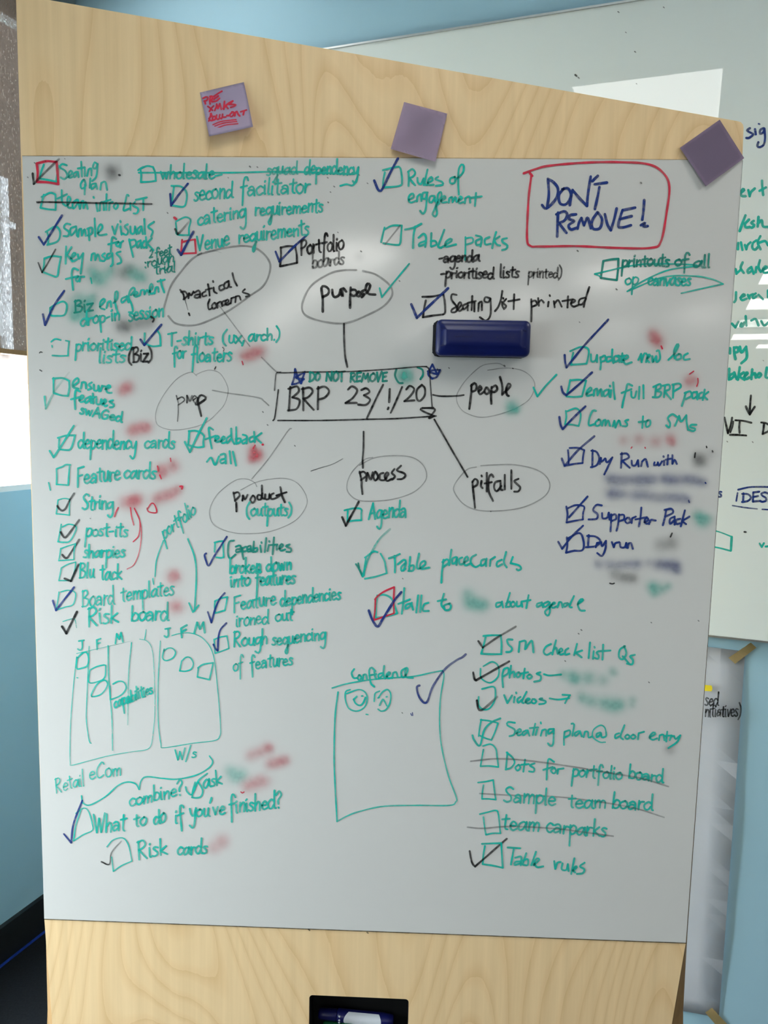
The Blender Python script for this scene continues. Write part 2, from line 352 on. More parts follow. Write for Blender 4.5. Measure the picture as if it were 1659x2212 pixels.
class Ink:
    """One mesh of marker strokes lying on a plane."""
    def __init__(s, plane, base): s.v = []; s.f = []; s.a = []; s.pl = plane; s.base = base
    def put(s, x, y, lift, ink): s.v.append(s.pl(x, y, s.base+lift)); s.a.append(ink); return len(s.v)-1
    def ribbon(s, q, w, d0, d1):
        LIFT[0] = (LIFT[0]+1) % 60; lf = LIFT[0]*4e-6
        # drop duplicates
        p = [q[0]]
        for x in q[1:]:
            if (x-p[-1]).length > .15: p.append(x)
        if len(p) == 1: p.append(p[0]+Vector((.3, 0)))
        n = len(p); L = []; R = []; ph = random.random()*6; r = w/2
        tot = sum((p[i+1]-p[i]).length for i in range(n-1)); acc = 0
        tan = [(p[min(i+1, n-1)]-p[max(i-1, 0)]).normalized() for i in range(n)]
        def den(t, u): return max(.03, min(1, (d0+(d1-d0)*t)*(.93+.07*math.sin(u*.09+ph))))
        rows = []
        c0 = []
        for k in range(1, 4):                  # round start
            a = math.pi/2*(1-k/3.0); c0.append((p[0]-tan[0]*r*math.sin(a), r*math.cos(a), tan[0], 0, 0))
        rows += [(p[0]-tan[0]*r, r*.25, tan[0], 0, 0)] + c0[:2]
        for i in range(n):
            if i: acc += (p[i]-p[i-1]).length
            jit = 1+.07*math.sin(acc*.13+ph*2)
            rows.append((p[i], r*jit, tan[i], acc/max(tot, .01), acc))
        rows += [(p[-1]+tan[-1]*r*.5, r*.87, tan[-1], 1, acc), (p[-1]+tan[-1]*r*.87, r*.5, tan[-1], 1, acc), (p[-1]+tan[-1]*r, r*.2, tan[-1], 1, acc)]
        prev = None
        for c, hw, t, u, ac in rows:
            nx, ny = -t.y*hw, t.x*hw; d = den(u, ac)
            i0 = s.put(c.x+nx, c.y+ny, lf, d); i1 = s.put(c.x-nx, c.y-ny, lf, d)
            if prev: s.f.append((prev[0], prev[1], i1, i0))
            prev = (i0, i1)
    def stroke(s, P, w, d0=.93, d1=.93):
        parts = curve(P, 2.6); m = len(parts)
        for i, q in enumerate(parts): s.ribbon(q, w, d0+(d1-d0)*i/m, d0+(d1-d0)*(i+1)/m)
    def text(s, word, x0, y0, x1, y1, h, w, d0):
        tot = sum(GL[c][0]+1.2 for c in word)-1.2
        ax = Vector((x1-x0, y1-y0)); ln = ax.length; ux = ax/ln; uy = Vector((ux.y, -ux.x)); uy = (uy*.5+Vector((0, -1))*.5).normalized()
        sx = ln/tot; sy = h*1.06/10.0; x = 0
        for c in word:
            gw, st = GL['A2' if c == 'a' and random.random() < .5 else c]; jy = random.uniform(-.7, .7); js = random.uniform(.9, 1.12); sl = random.uniform(.04, .2)
            for g in st:
                P = []
                for tok in g.split():
                    sh = tok.endswith('*'); a, b = tok.rstrip('*').split(','); a = float(a); b = float(b)*js+jy
                    a += b*sl*sy/sx*.5 + random.uniform(-.3, .3); b += random.uniform(-.35, .35)
                    q = Vector((x0, y0))+ux*((x+a)*sx)+uy*(b*sy); P.append((q.x, q.y, sh))
                s.stroke(P, w, min(.97, d0*random.uniform(.95, 1.05)), d0*random.uniform(.8, 1.0))
            x += gw+1.2
    def smudge(s, blobs):
        st = 4.0; x0 = min(b[0]-1.9*b[2] for b in blobs); x1 = max(b[0]+1.9*b[2] for b in blobs); y0 = min(b[1]-1.9*b[2] for b in blobs); y1 = max(b[1]+1.9*b[2] for b in blobs)
        LIFT[0] = (LIFT[0]+1) % 60; lf = LIFT[0]*4e-6; nx = int((x1-x0)/st)+1; ny = int((y1-y0)/st)+1; ids = {}
        def val(i, j):
            x, y = x0+i*st, y0+j*st; t = 1.0
            for bx, by, br, ba in blobs: t *= 1-ba*math.exp(-((x-bx)**2+(y-by)**2)/(2*(br*.72)**2))
            return 1-t
        V = [[val(i, j) for j in range(ny+1)] for i in range(nx+1)]
        def vid(i, j):
            if (i, j) not in ids: ids[i, j] = s.put(x0+i*st, y0+j*st, lf, max(0, V[i][j]-.012))
            return ids[i, j]
        for i in range(nx):
            for j in range(ny):
                if max(V[i][j], V[i+1][j], V[i][j+1], V[i+1][j+1]) > .025: s.f.append((vid(i, j), vid(i+1, j), vid(i+1, j+1), vid(i, j+1)))
    def build(s, name, ink, parent, label=None):
        if not s.f: return None
        me = bpy.data.meshes.new(name); me.from_pydata(s.v, [], s.f); me.materials.append(INK[ink])
        at = me.attributes.new('ink', 'FLOAT', 'POINT'); at.data.foreach_set('value', s.a)
        o = bpy.data.objects.new(name, me); COL.objects.link(o)
        if parent: o.parent = parent; o.matrix_parent_inverse = PINV(parent)
        if label: o['label'] = label
        return o
def PINV(p): return p.matrix_world.inverted() if p.parent is None and p.type == 'EMPTY' else Matrix.Identity(4)
PART = {'B': 'checkbox', 'K': 'tick_mark', 'X': 'strike_line', 'S': 'ink_smudge', 'O': 'outline', 'C': 'connector_line', 'F': 'star'}
def write(data, plane, parent, base):
    """Reads the stroke lists: every entry is a part, its boxes, ticks, lines and smears are sub-parts."""
    fx = fy = 0; fs = 1; ent = None
    def flush():
        if not ent: return
        main = None
        keys = sorted(ent['m'], key=lambda k: -len(ent['m'][k].f))
        for k in keys:                         # the words: one mesh per ink, the largest is the part itself
            o = ent['m'][k].build(ent['n'] if main is None else 'added_strokes', k, main or parent, ent['l'] if main is None else None)
            main = main or o
        for (c, k), im in ent['s'].items():
            im.build(PART[c] if main else ent['n'], k, main or parent, ('%s %s' % (INKNAME[k], PART[c].replace('_', ' '))) if main else ent['l'])
    for line in data.strip().split('\n'):
        c, _, rest = line.partition(' ')
        if c == '@': fx, fy, fs = map(float, rest.split()); continue
        if c == 'E':
            flush(); n, _, l = rest.partition(' '); ent = {'n': n, 'l': l, 'm': {}, 's': {}}; continue
        ck, _, rest = rest.partition(' ')
        fade = None
        if '~' in ck: ck, fd = ck.split('~'); fade = float(fd) if fd else .5
        ink, _, w = ck.partition('/'); w = float(w) if w else (4.9 if c == 'K' else 4.4)
        d = .95 if ink not in 'a' else .45
        def get(dic, key):
            if key not in dic: dic[key] = Ink(plane, base)
            return dic[key]
        if c == 'T':
            h, word, p0, p1 = rest.split(); a = pts_of(p0+' '+p1); fx0 = [(fx+p[0]*fs, fy+p[1]*fs) for p in a]
            get(ent['m'], ink).text(word, *fx0[0], *fx0[1], float(h)*fs, w, d*(fade or 1)); continue
        if c == 'S':
            v = [tuple(map(float, t.split(','))) for t in rest.split()]
            get(ent['s'], (c, ink)).smudge([(fx+x*fs, fy+y*fs, r*fs, a*.92) for x, y, r, a in v]); continue
        P = [(fx+x*fs, fy+y*fs, sh) for x, y, sh in pts_of(rest)]
        im = get(ent['m'], ink) if c == 'L' else get(ent['s'], (c, ink))
        im.stroke(P, w, d, d if fade is None else d*fade)
    flush()
BOARD = r'''
@ 50 335 .2411
E handwritten_entry green handwriting reading Seating plan
L g/4.4~.8 390,92 350,80 330,110 375,140 395,185 370,215 335,200
L g/4.4~.8 405,197 440,160 425,140 405,170 415,205 452,190
L g/4.4~.8 475,150 450,170 460,200 490,160*
L g/4.4~.8 490,150 497,197
L g/4.4~.8 520,60 527,192
L g/4.4~.8 490,120 552,110
L g/4.4~.8 552,120 552,187
L g/4.4~.8 572,187 585,130* 610,120 612,182
L g/4.4~.8 662,80 640,65 625,110 650,120 667,80*
L g/4.4~.8 667,80 655,190 620,232
L g/4.4~.8 545,220 515,260 525,300 560,275 545,220
L g/4.4~.8 555,260 550,352
L g/4.4~.8 602,210 595,292
L g/4.4~.8 640,255 610,265 615,305 650,270*
L g/4.4~.8 650,255 662,302
L g/4.4~.8 690,307 700,250* 735,240 752,312
B g 185,85 165,140 145,208
B g 150,210 220,222 295,240
B g 315,95 305,170 297,238
B r/5.4 122,75 130,160 125,240* 220,245 315,260* 308,160 300,62* 210,55 122,75
K k~.5 85,165 95,258* 200,150 320,35
S k 800,150,60,.42 770,120,40,.2 790,190,40,.2
L k 858,178 866,180
E handwritten_entry green crossed-out handwriting reading team intro list
L g/4.4 345,315 350,420 382,455
L g/4.4 308,390 392,350
L g/4.4 395,450 425,395 405,370 395,420 405,470 442,470
L g/4.4 480,400 445,430 450,480 490,430*
L g/4.4 490,400 507,482
L g/4.4 510,477 520,420* 540,410 540,475* 560,420 577,482
L g/4.4 655,430 665,502
L g/4.4 630,375 633,383
L g/4.4 685,497 690,430* 715,420 722,492
L g/4.4 747,350 742,490
L g/4.4 720,420 782,400
L g/4.4 770,492 775,430* 802,420
L g/4.4 830,430 810,460 830,485 850,450 835,430
L g/4.4 945,365 930,355 915,420 900,495 952,478
L g/4.4 960,430 962,492
L g/4.4 1002,420 985,450 1030,480 1020,520 990,522
L g/4.4 1077,390 1075,492
L g/4.4 1010,400 1107,380
B g 185,355 170,410 155,472* 220,485 290,490* 292,420 288,352* 240,338 165,375
X k/4~.8 140,425 160,420 700,430 1150,438
E handwritten_entry green handwriting reading sample visuals for pack
L g/4.6 422,622 385,615 365,650 410,690 400,725 363,725
L g/4.6 470,640 425,660 430,720 475,670*
L g/4.6 475,640 482,722
L g/4.6 492,732 500,670* 520,660 525,720* 550,665 562,722
L g/4.6 585,660 592,762
L g/4.6 575,660 615,650 615,700 580,720
L g/4.6 640,568 647,727
L g/4.6 670,700 710,650 695,620 670,660 680,715 747,710
L g/4.6 798,640 820,707* 847,620
L g/4.6 872,640 882,712
L g/4.6 870,590 873,600
L g/4.6 937,620 910,640 940,680 925,715 895,702
L g/4.6 960,640 965,700 995,700 1002,640*
L g/4.6 1002,640 1017,707
L g/4.6 1050,640 1025,665 1035,705 1060,660*
L g/4.6 1060,640 1072,707
L g/4.6 1085,573 1092,707
L g/4.6 1172,598 1120,640 1160,680 1145,730
L g/4.6 832,752 800,735 790,800 785,862
L g/4.6 763,800 852,775
L g/4.6 850,780 830,800 850,820 870,795 855,780
L g/4.6 870,827 875,785* 895,770
L g/4.6 950,755 965,830 985,912
L g/4.6 950,765 1000,760 1010,800 970,830
L g/4.6 1050,765 1020,785 1025,830 1055,790*
L g/4.6 1052,765 1060,832
L g/4.6 1085,770 1065,800 1080,830 1107,820
L g/4.6 1100,735 1107,832
L g/4.6 1152,745 1110,790* 1167,852
B g 215,690 225,740 222,800
B g 202,688 290,640 330,690 310,770 215,805
K b 140,735 185,802* 260,680 348,540
E handwritten_entry green handwriting reading Key msgs for, with small dark note beside it
L g/4.6 385,820 382,895 380,972
L g/4.6 432,825 390,890* 442,952
L g/4.6 430,925 470,890 455,875 430,915 445,950 482,935
L g/4.6 490,890 500,930 537,880*
L g/4.6 537,880 515,1062
L g/4.6 608,942 615,890* 640,880 645,940* 670,890 690,947
L g/4.6 730,880 705,900 735,925 725,950 695,945
L g/4.6 790,880 755,890 755,930 800,890*
L g/4.6 800,880 802,970 785,995
L g/4.6 872,865 835,880 870,920 877,960 845,975
L g/4.6 492,1030 450,1015 435,1060 440,1140 447,1207
L g/4.6 383,1110 492,1085
L g/4.6 490,1090 470,1110 485,1135 505,1110 495,1090
L g/4.6 505,1132 510,1090* 547,1090
T d/3.4 42 2 1132,920 1160,918
T d/3.4 46 feet 1185,915 1330,890
T d/3.4 46 :rough 1090,1010 1350,955
T d/3.4 46 trial 1178,1065 1365,1045
B g 190,925 185,990 175,1040
B g 192,925 265,905 338,912* 320,1000 305,1085 260,1080 182,1050
K k/3.4~.75 135,965 170,1052* 230,950 290,845
S g 610,1030,50,.35 640,1090,55,.4 690,1115,65,.45 770,1050,50,.35 800,1000,40,.2 960,1040,60,.35 1020,1080,60,.4 1075,1100,50,.35
S k 890,1060,60,.3 950,1020,50,.2
L g/3 605,1100 615,1150
@ 60 590 .2411
E handwritten_entry green handwriting reading Biz engagement drop-in session over a scratchy green patch
T d 60 Biz 420,358 585,335
L g/4.4 645,300 690,250 680,230 650,260 650,310 687,325
L g/4.4 705,312 715,265* 740,250 747,302
L g/4.4 768,267 800,230 805,170 785,170 780,230 790,300 810,362
L g/4.4 882,210 840,230 845,265 890,225*
L g/4.4 888,205 902,262
L g/4.4 925,195 960,150 945,130 915,160 905,220 930,280 940,345 905,350
L g/4.4 955,195 985,180 970,165 950,190 965,212 1002,200
L g/4.4 1005,197 1015,155* 1040,150 1045,190* 1070,150 1087,192
L g/4.4 1090,170 1120,120 1105,95 1090,140 1105,185 1132,175
L g/4.4 1135,182 1145,130* 1165,125 1172,167
L g/4.4 1190,58 1200,110 1222,172
L g/4.4 1163,75 1227,58
T g 60 drop-in 475,480 825,412
T g 66 session 905,428 1218,385
B g 200,315 205,375 260,383 330,372 350,290 320,255 265,270 200,312
K b 135,370 155,465* 230,300 325,160
S g 420,250,50,.25 430,330,60,.45 420,390,50,.5 490,230,50,.25 520,300,60,.4 560,250,50,.35 590,210,40,.3 560,380,50,.35 500,390,50,.3 450,200,40,.15
S k 840,470,60,.4 890,485,55,.35 1000,450,60,.35 1090,440,50,.3
L k 1105,390 1130,410 1120,435
E handwritten_entry green handwriting reading prioritised lists beside a gapped square
T g 62 prioritised 425,695 930,690
T g 60 lists 635,800 870,800
T k 64 (Biz) 905,800 1112,785
B g/3.6 210,615 245,590 295,600
B g/3.6 217,650 219,662
B g/3.6 340,605 370,612* 362,680 360,740* 290,742 220,738
L k/2.5 105,715 115,705 128,710
L k/2.5 108,868 125,878
E handwritten_entry green handwriting reading ensure features swaged
L g/4.8 410,1010 455,970 445,940 410,970 405,1020 452,1035
L g/4.8 475,1032 485,980* 515,980 522,1032
L g/4.8 572,980 545,1000 570,1030 540,1045
L g/4.8 590,1000 595,1050 625,1050 632,1010*
L g/4.8 632,1010 640,1058
L g/4.8 652,1057 665,1010* 692,1015
L g/4.8 695,1040 740,1020 725,1005 700,1030 715,1070 750,1072
L g/4.8 467,1060 430,1050 420,1130 425,1217
L g/4.8 388,1130 472,1110
L g/4.8 460,1140 500,1110 485,1095 460,1125 475,1155 512,1145
L g/4.8 550,1110 515,1130 520,1165 560,1130*
L g/4.8 560,1105 567,1162
L g/4.8 582,1080 587,1167
L g/4.8 555,1120 612,1110
L g/4.8 615,1130 615,1170 645,1175 657,1135*
L g/4.8 657,1130 668,1180
L g/4.8 675,1170 702,1150 690,1130 675,1160 692,1192 710,1185
L g/4.8 762,1140 730,1150 770,1180 760,1200 735,1202
T g/4.6 44 swAGed 465,1255 838,1335
B g 230,940 230,1070
B g 225,945 310,940 370,965* 372,1030 360,1100* 300,1095 235,1075
K g/4~.12 150,1105 160,1215* 250,1040 370,890
S r 845,1055,50,.35 895,1020,55,.45
@ 360 590 .2411
E handwritten_entry green handwriting reading T-shirts for floaters
T g 62 T-shirts 10,645 412,640
T g 60 (ux, 505,630 705,622
T g 54 arch.) 735,608 1012,600
T g 62 for 55,775 170,760
T g 68 floaters 220,800 580,785
B g -197,540 -200,625
B g -198,628 -130,655 -55,650* -60,560 -85,510
K b -235,595 -200,645* -140,570 -48,462
S r 690,745,55,.3 740,730,55,.35 790,715,55,.35 845,695,55,.35
L r/2.5 675,790 685,820
L k/2 500,665 515,680 508,700
L k/2.5 430,860 440,840
E bubble_label faint black handwriting reading practical concerns inside a thin grey outline
L k/4.2 122,150 150,190 158,235
L k/4.2 130,170 165,165 185,200 150,235
L k/4.2 195,225 200,180* 220,200 240,165
L k/4.2 250,175 285,155 300,180 300,218
L k/4.2 300,190 260,195 250,215 275,222 300,205
L k/4.2 345,165 320,180 325,210 355,200
L k/4.2 370,100 380,150 385,200
L k/4.2 350,150 402,135
L k/4.2 420,130 425,165 448,180
L k/4.2 415,70 418,80
L k/4.2 500,105 470,120 480,155 515,140
L k/4.2 555,70 520,90 515,125 540,135 560,100*
L k/4.2 555,70 560,120 578,125
L k/4.2 590,0 605,60 630,112
L k/4.2 385,235 370,280 380,325 410,310
L k/4.2 430,265 405,290 415,320 445,300 430,265
L k/4.2 455,310 455,270* 485,255 497,295
L k/4.2 530,245 500,255 500,285 530,280
L k/4.2 525,275 555,255 545,235 525,260 540,285 570,270
L k/4.2 575,270 580,225* 610,215
L k/4.2 615,260 620,210* 650,205 662,238
L k/4.2 700,145 680,170 735,190 740,205 710,210
L k/1.6~.5 165,240 190,330
L k/4 198,360 206,378
O a -35,340 -8,250 40,110 125,-10 220,-120 310,-180
O a/1.6~.5 345,-190 430,-200 490,-182
O a 280,-165 430,-205 600,-238 740,-240 850,-190 925,-90 915,20 860,120 750,200 550,340 330,445 200,470 80,450 15,385
C a/2.6 470,290 640,515 745,655
C a/3 850,755 985,885 1020,885
E bubble_label grey worn handwriting reading prep inside a thin grey outline
@ 70 780 .2411
L k/3~.5 1290,310 1310,385
L k/3~.6 1300,340 1340,322 1362,350 1310,392
L k/1.8 1305,390 1306,460 1300,540
L k/4~.6 1385,372 1385,310* 1412,358 1430,312
L k/3~.6 1440,350 1470,325 1450,310 1435,340 1458,378
L k/4.6 1480,330 1490,400 1512,492
L k/4.8 1465,388 1500,310 1540,315 1550,340 1480,390
@ 360 590 .2411
O a/1.7 270,920 215,888 100,940 -20,1080 -90,1220 -95,1330 -50,1380 60,1405 200,1390 350,1340 460,1244 520,1170 550,1070 540,1000 480,900 400,870 330,880 260,912
C a/2.8 410,1050 550,1075 820,1115 870,1145 915,1185
@ 350 335 .2712
E handwritten_entry green crossed-out handwriting reading wholesale squad dependency
T g 54 wholesale -12,185 415,188
L g 425,166 475,155
T g/4~.8 52 squad 835,158 1075,145
T g 56 dependency 1135,150 1560,152
B g -150,95 -170,105 -190,120
B g -172,110 -166,160 -168,215* -100,212 -50,205* -55,140 -72,95* -120,88 -178,112
X g/4 -186,140 500,140 1000,132 1530,152
L g 1560,110 1555,180 1520,240 1470,232 1420,245
E handwritten_entry green handwriting reading second facilitator
T g 68 second 255,362 560,342
T g 66 facilitator 625,325 1175,298
B g 95,250 85,330 75,400
B g 75,245 150,250 195,300 190,380 165,412 80,400
K b 65,310 72,402* 130,320 205,228
E handwritten_entry green handwriting reading catering requirements
T g 62 catering 285,558 665,498
T g 58 requirements 740,482 1280,452
B g/3.8 110,540 115,590 122,632 215,638* 215,580 228,518 185,495 112,528
K k~.2 105,590 125,630* 165,590 232,510
B r/5 97,498 113,510
E handwritten_entry green handwriting reading Venue requirements beside a red square
T g 62 Venue 280,760 535,718
T g 62 requirements 608,702 1170,632
B r/4.2 160,675 155,730 152,785* 270,780* 262,672* 210,680 162,692
K b/5.4 125,755 152,795* 200,700 250,610
E handwritten_entry black handwriting reading Portfolio boards
T k/4.6 64 Portfolio 1105,795 1445,752
T k/4.4~.6 54 boards 1195,900 1450,868
B k/4.6 945,735 948,800 940,885* 1010,872 1075,858* 1072,790 1060,728* 1000,725 945,738
K b 905,770 935,848* 1040,740 1150,640
S k 1570,810,40,.14
@ 780 335 .2411
E handwritten_entry green handwriting reading Rules of engagement
L g/4.6 425,150 428,210 425,275
L g/4.6 420,150 460,125 485,160 460,195 430,205* 485,270
L g/4.6 505,205 510,245 535,260 560,210*
L g/4.6 560,210 562,268
L g/4.6 595,130 570,250 590,268
L g/4.6 595,250 640,225 630,195 600,225 605,265 650,265
L g/4.6 690,195 665,215 725,240 730,265 670,275
L g/4.6 840,195 800,210 800,250 835,250 845,215 838,195
L g/4.6 850,215 910,160 920,100 900,85 875,130 870,250 876,352
L g/4.6 430,400 470,375 465,345 435,360 425,400 445,425 490,410
L g/4.6 500,415 505,370* 535,350 540,410
L g/4.6 595,335 555,340 550,385 575,390 590,345*
L g/4.6 590,340 580,480 555,525 530,500
L g/4.6 655,365 620,370 610,410 630,425 660,380*
L g/4.6 655,370 665,415
L g/4.6 690,420 720,370 715,330 690,350 680,420 660,480 640,530 665,550 680,520 675,460 700,430
L g/4.6 715,410 755,385 745,365 720,390 725,425 765,420
L g/4.6 785,425 790,390* 815,375 820,420* 845,375 855,420
L g/4.6 870,410 905,385 890,370 875,395 880,430 915,420
L g/4.6 930,430 935,385* 970,370 978,425
L g/4.6 1030,340 1020,452
L g/4.6 985,382 1080,370
B g 213,155 200,220 195,290* 345,275 367,230 358,140 345,110 320,105 195,135
K b/5.4 118,228 150,305 172,320 195,295 260,160 330,30
E handwritten_entry green handwriting reading Table packs with black sub-items
L g/4.8 395,667 470,650 540,615
L g/4.8 485,640 470,720 465,832
L g/4.8 515,740 560,705 582,740 575,822
L g/4.8 575,770 525,790 520,815 570,800
L g/4.8 630,700 625,815
L g/4.8 625,770 665,770 675,800 630,820
L g/4.8 745,670 715,750 690,820 720,830
L g/4.8 720,828 810,770 800,750 760,780 760,820 850,800
L g/4.8 1030,720 1080,740 1070,818
L g/4.8 1070,750 1030,770 1035,805 1070,800
L g/4.8 1150,735 1110,755 1115,800 1160,795
L g/4.8 1210,690 1190,760 1175,832
L g/4.8 1240,730 1192,762* 1215,800 1245,810
L g/4.8 1305,745 1265,755 1270,780 1310,810 1300,840 1265,850
L g/4 935,735 935,840 932,940
L g/4 935,745 995,740 1000,780 935,805
T k/4.6 54 -agenda 700,960 1056,952
T k/4.4 52 -prioritised 715,1100 1186,1105
T k/4.2 54 lists 1245,1097 1412,1095
T k/3.6~.8 50 printed) 1495,1098 1795,1098
B g 210,650 195,710 180,780
B g 208,668 280,632 365,632* 358,720 350,790 320,805 200,790
K a/3.4 215,800 350,630
@ 1059 0 .3617
E handwritten_entry large blue handwriting reading DON'T REMOVE! in a red rounded outline
L b/6 345,1075 350,1160 340,1240
L b/6 310,1225 335,1245 390,1190 405,1130 380,1090 345,1068
L b/6 440,1125 410,1165 418,1215 455,1218 482,1170 465,1125 430,1130
L b/6 475,1225 482,1180 492,1135* 530,1180 578,1230* 585,1150 600,1055
L b/6 610,1082 642,1050
L b/6 625,1100 697,1090
L b/6 652,1118 640,1180 625,1248
L b/6 405,1270 402,1340 400,1412
L b/6 395,1280 440,1262 460,1280 445,1315 410,1332* 455,1390
L b/6 512,1280 478,1285 472,1308 502,1320 468,1345 482,1370 518,1360
L b/6 522,1365 530,1330 545,1302* 560,1345* 580,1300 592,1330 600,1362
L b/6 640,1268 608,1320 615,1365 655,1362 668,1310 645,1270
L b/6 685,1280 700,1340 720,1375* 740,1310 755,1245
L b/6 865,1240 790,1255* 775,1300 765,1350 790,1358 840,1345
L b/6 775,1308 845,1290
L b/6 920,1195 915,1260 908,1312
L b/6 900,1345 925,1330 915,1352 940,1350
O r/5 245,1050 228,1200 220,1420 240,1468 300,1472 520,1470 750,1480 960,1480 1020,1440 1055,1260 1070,1120 1040,1040 950,982 760,968 550,972 350,990 270,1010 200,1035
O r/6 238,1035 250,1050
@ 1180 335 .2652
E handwritten_entry green scribbled-over handwriting reading printouts of all canvases
T d/4.6 54 printouts 615,910 1000,905
T d/4.6 48 of 1048,908 1155,900
T d/4.6 50 all 1200,912 1335,915
T g/4 52 op 640,1055 745,1060
T g/4.6 56 canvases 830,1058 1175,1062
B d/5 465,865 455,930 445,1000* 510,1010 575,1018* 585,930 588,845* 530,850 465,862
X g/3.6~.8 445,990 395,968* 700,900 900,885 1230,898 1000,935 800,1020 660,1110* 950,995 1200,985 1350,1010 1440,1050* 1300,1080 1100,1125
@ 620 590 .2411
E bubble_label bold black handwriting reading purpose inside a thin grey outline
L k/5.6 320,345 320,240 310,130 345,120 375,150 365,190 320,212
L k/5.6 405,150 410,195 430,215 465,195 480,140 485,190 500,205 492,150 505,135 530,165
L k/5.6 570,130 565,220 565,310
L k/5.6 570,150 610,150 625,180 600,205 570,190
L k/5.6 640,165 625,195 640,210 660,190 645,165
L k/5.6 700,150 665,170 690,195 670,215
L k/5.6 680,195 720,170 745,110 720,95 705,140 730,185 790,192
O a 620,-28 500,-25 380,5 220,110 140,260 150,360 250,415 430,450 560,440 700,385 860,300 940,200 920,110 800,15 680,-20
K g/4 830,135 850,215* 950,90 1094,-83
C k/4.4~.9 510,455 512,600 520,740 540,840
E title_note black handwriting reading BRP 23/!/20 in a drawn box with green Do not remove above it
T k/4.8 102 BRP 5,1230 372,1200
T k/4.8 74 23 525,1165 740,1180
L k/4.4 860,1000 800,1120 715,1300
L k/5 920,1040 915,1155
L k/5 908,1205 903,1218
L k/4.4 1030,1020 980,1140 930,1250
T k/4.6 72 20 1050,1145 1238,1145
T d/4.6 42 DO 200,970 295,965
T d/4.6 42 NOT 350,965 515,965
T d/4.6 42 REMOVE 565,972 895,970
L d/4.6 980,860 968,920 1000,980 1035,985
L d/4.6 1170,845 1212,865 1218,910 1195,950
S g 1060,900,60,.5 1090,940,55,.4 1030,930,50,.4
F b/4.6 72,860 95,930 125,988* 140,940 160,885* 80,935 150,950* 95,985 45,998* 65,930 72,860
F b/4.6 1302,818 1345,905* 1300,895 1262,880* 1310,870 1370,868* 1340,930 1300,945* 1265,900 1302,818
O k/3.2~.7 210,885 -20,893 -90,893 -104,950 -112,1050
O k/3.2 -78,1045 -88,1130 -110,1290 -125,1320
O k/3.4 -82,1320 300,1320 700,1310 1000,1302 1335,1280
O k/3~.9 140,886 400,884 600,880 800,868 980,855 1180,838 1250,838* 1275,870 1285,1000 1300,1195
O k/4 1310,1205 1200,1212 1215,1235 1320,1280* 1270,1300 1325,1220 1215,1207
@ 880 590 .2411
E handwritten_entry black handwriting reading Seating list printed above the blue eraser
L k/4.4 440,195 400,190 395,235 440,300 435,345 395,350 400,325 445,300
L k/4.4 450,330 485,280 470,260 450,300 465,340 500,315
L k/4.4 540,270 500,290 505,325 545,290*
L k/4.4 540,270 540,332
L k/4.4 582,205 575,330
L k/4.4 545,265 612,250
L k/4.4 600,262 600,342
L k/4.4 635,340 640,270* 665,255 668,330
L k/4.4 740,225 700,215 690,250 725,260 745,230*
L k/4.4 745,230 745,370 705,425 650,395
L k/4.4 850,160 838,235 815,300 785,340
L k/4.4 848,258 850,285 858,310
L k/4.4 858,222 860,228
L k/4.4 885,232 860,265 885,295 865,322
L k/4.4 957,190 952,322
L k/4.4 905,252 1005,235
L k/4.4 1110,235 1112,330 1110,432
L k/4.4 1110,258 1145,245 1160,280 1115,302
L k/4.4 1172,225 1178,292
L k/4.4 1178,260 1200,240 1222,262
L k/4.4 1265,258 1260,298
L k/4.4 1275,198 1277,204
L k/4.4 1312,252 1320,305
L k/4.4 1318,275 1350,242 1382,300
L k/4.4 1440,208 1435,308
L k/4.4 1390,250 1482,235
L k/4.4 1465,272 1505,250 1485,235 1465,275 1490,300 1532,285
L k/4.4 1590,220 1545,235 1535,275 1565,280 1600,230*
L k/4.4 1630,125 1600,220 1580,302
B k/4.6 135,212 230,208 322,188* 335,260 338,350 320,370* 230,380 140,395* 150,320 165,245
K b/5.6 35,280 85,400* 220,270 365,135
E bubble_label black handwriting reading people inside a thin grey outline
L k/5 575,1000 570,1090 555,1215
L k/5 570,1010 600,985 620,1010 610,1050 580,1060
L k/5 640,1060 665,1035 650,1010 635,1045 650,1085 690,1060
L k/5 705,1025 690,1060 710,1085 735,1060 715,1025
L k/5 755,1020 750,1090 752,1170
L k/5 755,1030 790,1005 805,1040 780,1065 755,1060
L k/5 830,930 850,1010 850,1090
L k/5 855,1080 900,1040 925,1005 905,990 885,1040 892,1090 908,1100
O a/1.9 875,840 830,812 760,810 660,835 540,940 460,1050 440,1120 460,1190 520,1250 640,1290 760,1280 900,1240 1010,1190 1100,1120 1142,1010 1110,930 1020,870 880,850 720,870
K g/4.4 1130,1025 1165,1105* 1240,1010 1335,910
C k/3.6 230,1090 300,1102 440,1100 505,1092
S g 935,1190,55,.5 975,1225,40,.45 920,1240,40,.3
@ 1180 650 .2411
E handwritten_entry green handwriting reading update new loc
L g/4.6 400,480 405,540 440,535 455,485*
L g/4.6 455,485 455,547
L g/4.6 485,505 490,560 485,612
L g/4.6 485,510 525,490 530,530 490,545
L g/4.6 580,500 545,505 545,545 585,530
L g/4.6 592,435 590,510 602,557
L g/4.6 645,490 610,500 615,545 650,530
L g/4.6 650,490 657,547
L g/4.6 682,470 675,547
L g/4.6 640,500 702,490
L g/4.6 690,530 735,505 720,485 690,520 710,565 765,550
L g/4.6 825,528 850,475* 855,548
L g/4.6 855,540 880,470 905,485 895,548
L g/4.6 905,515 932,490 917,480 903,525 922,548
L g/4.6 950,495 955,548 985,495* 990,548 1020,515 1010,445 990,450
L g/4.6 1095,528 1150,470 1185,400 1172,390 1145,450 1152,515
L g/4.6 1190,475 1160,495 1165,525 1205,515 1205,480 1185,475
L g/4.6 1268,470 1235,490 1235,525 1285,520
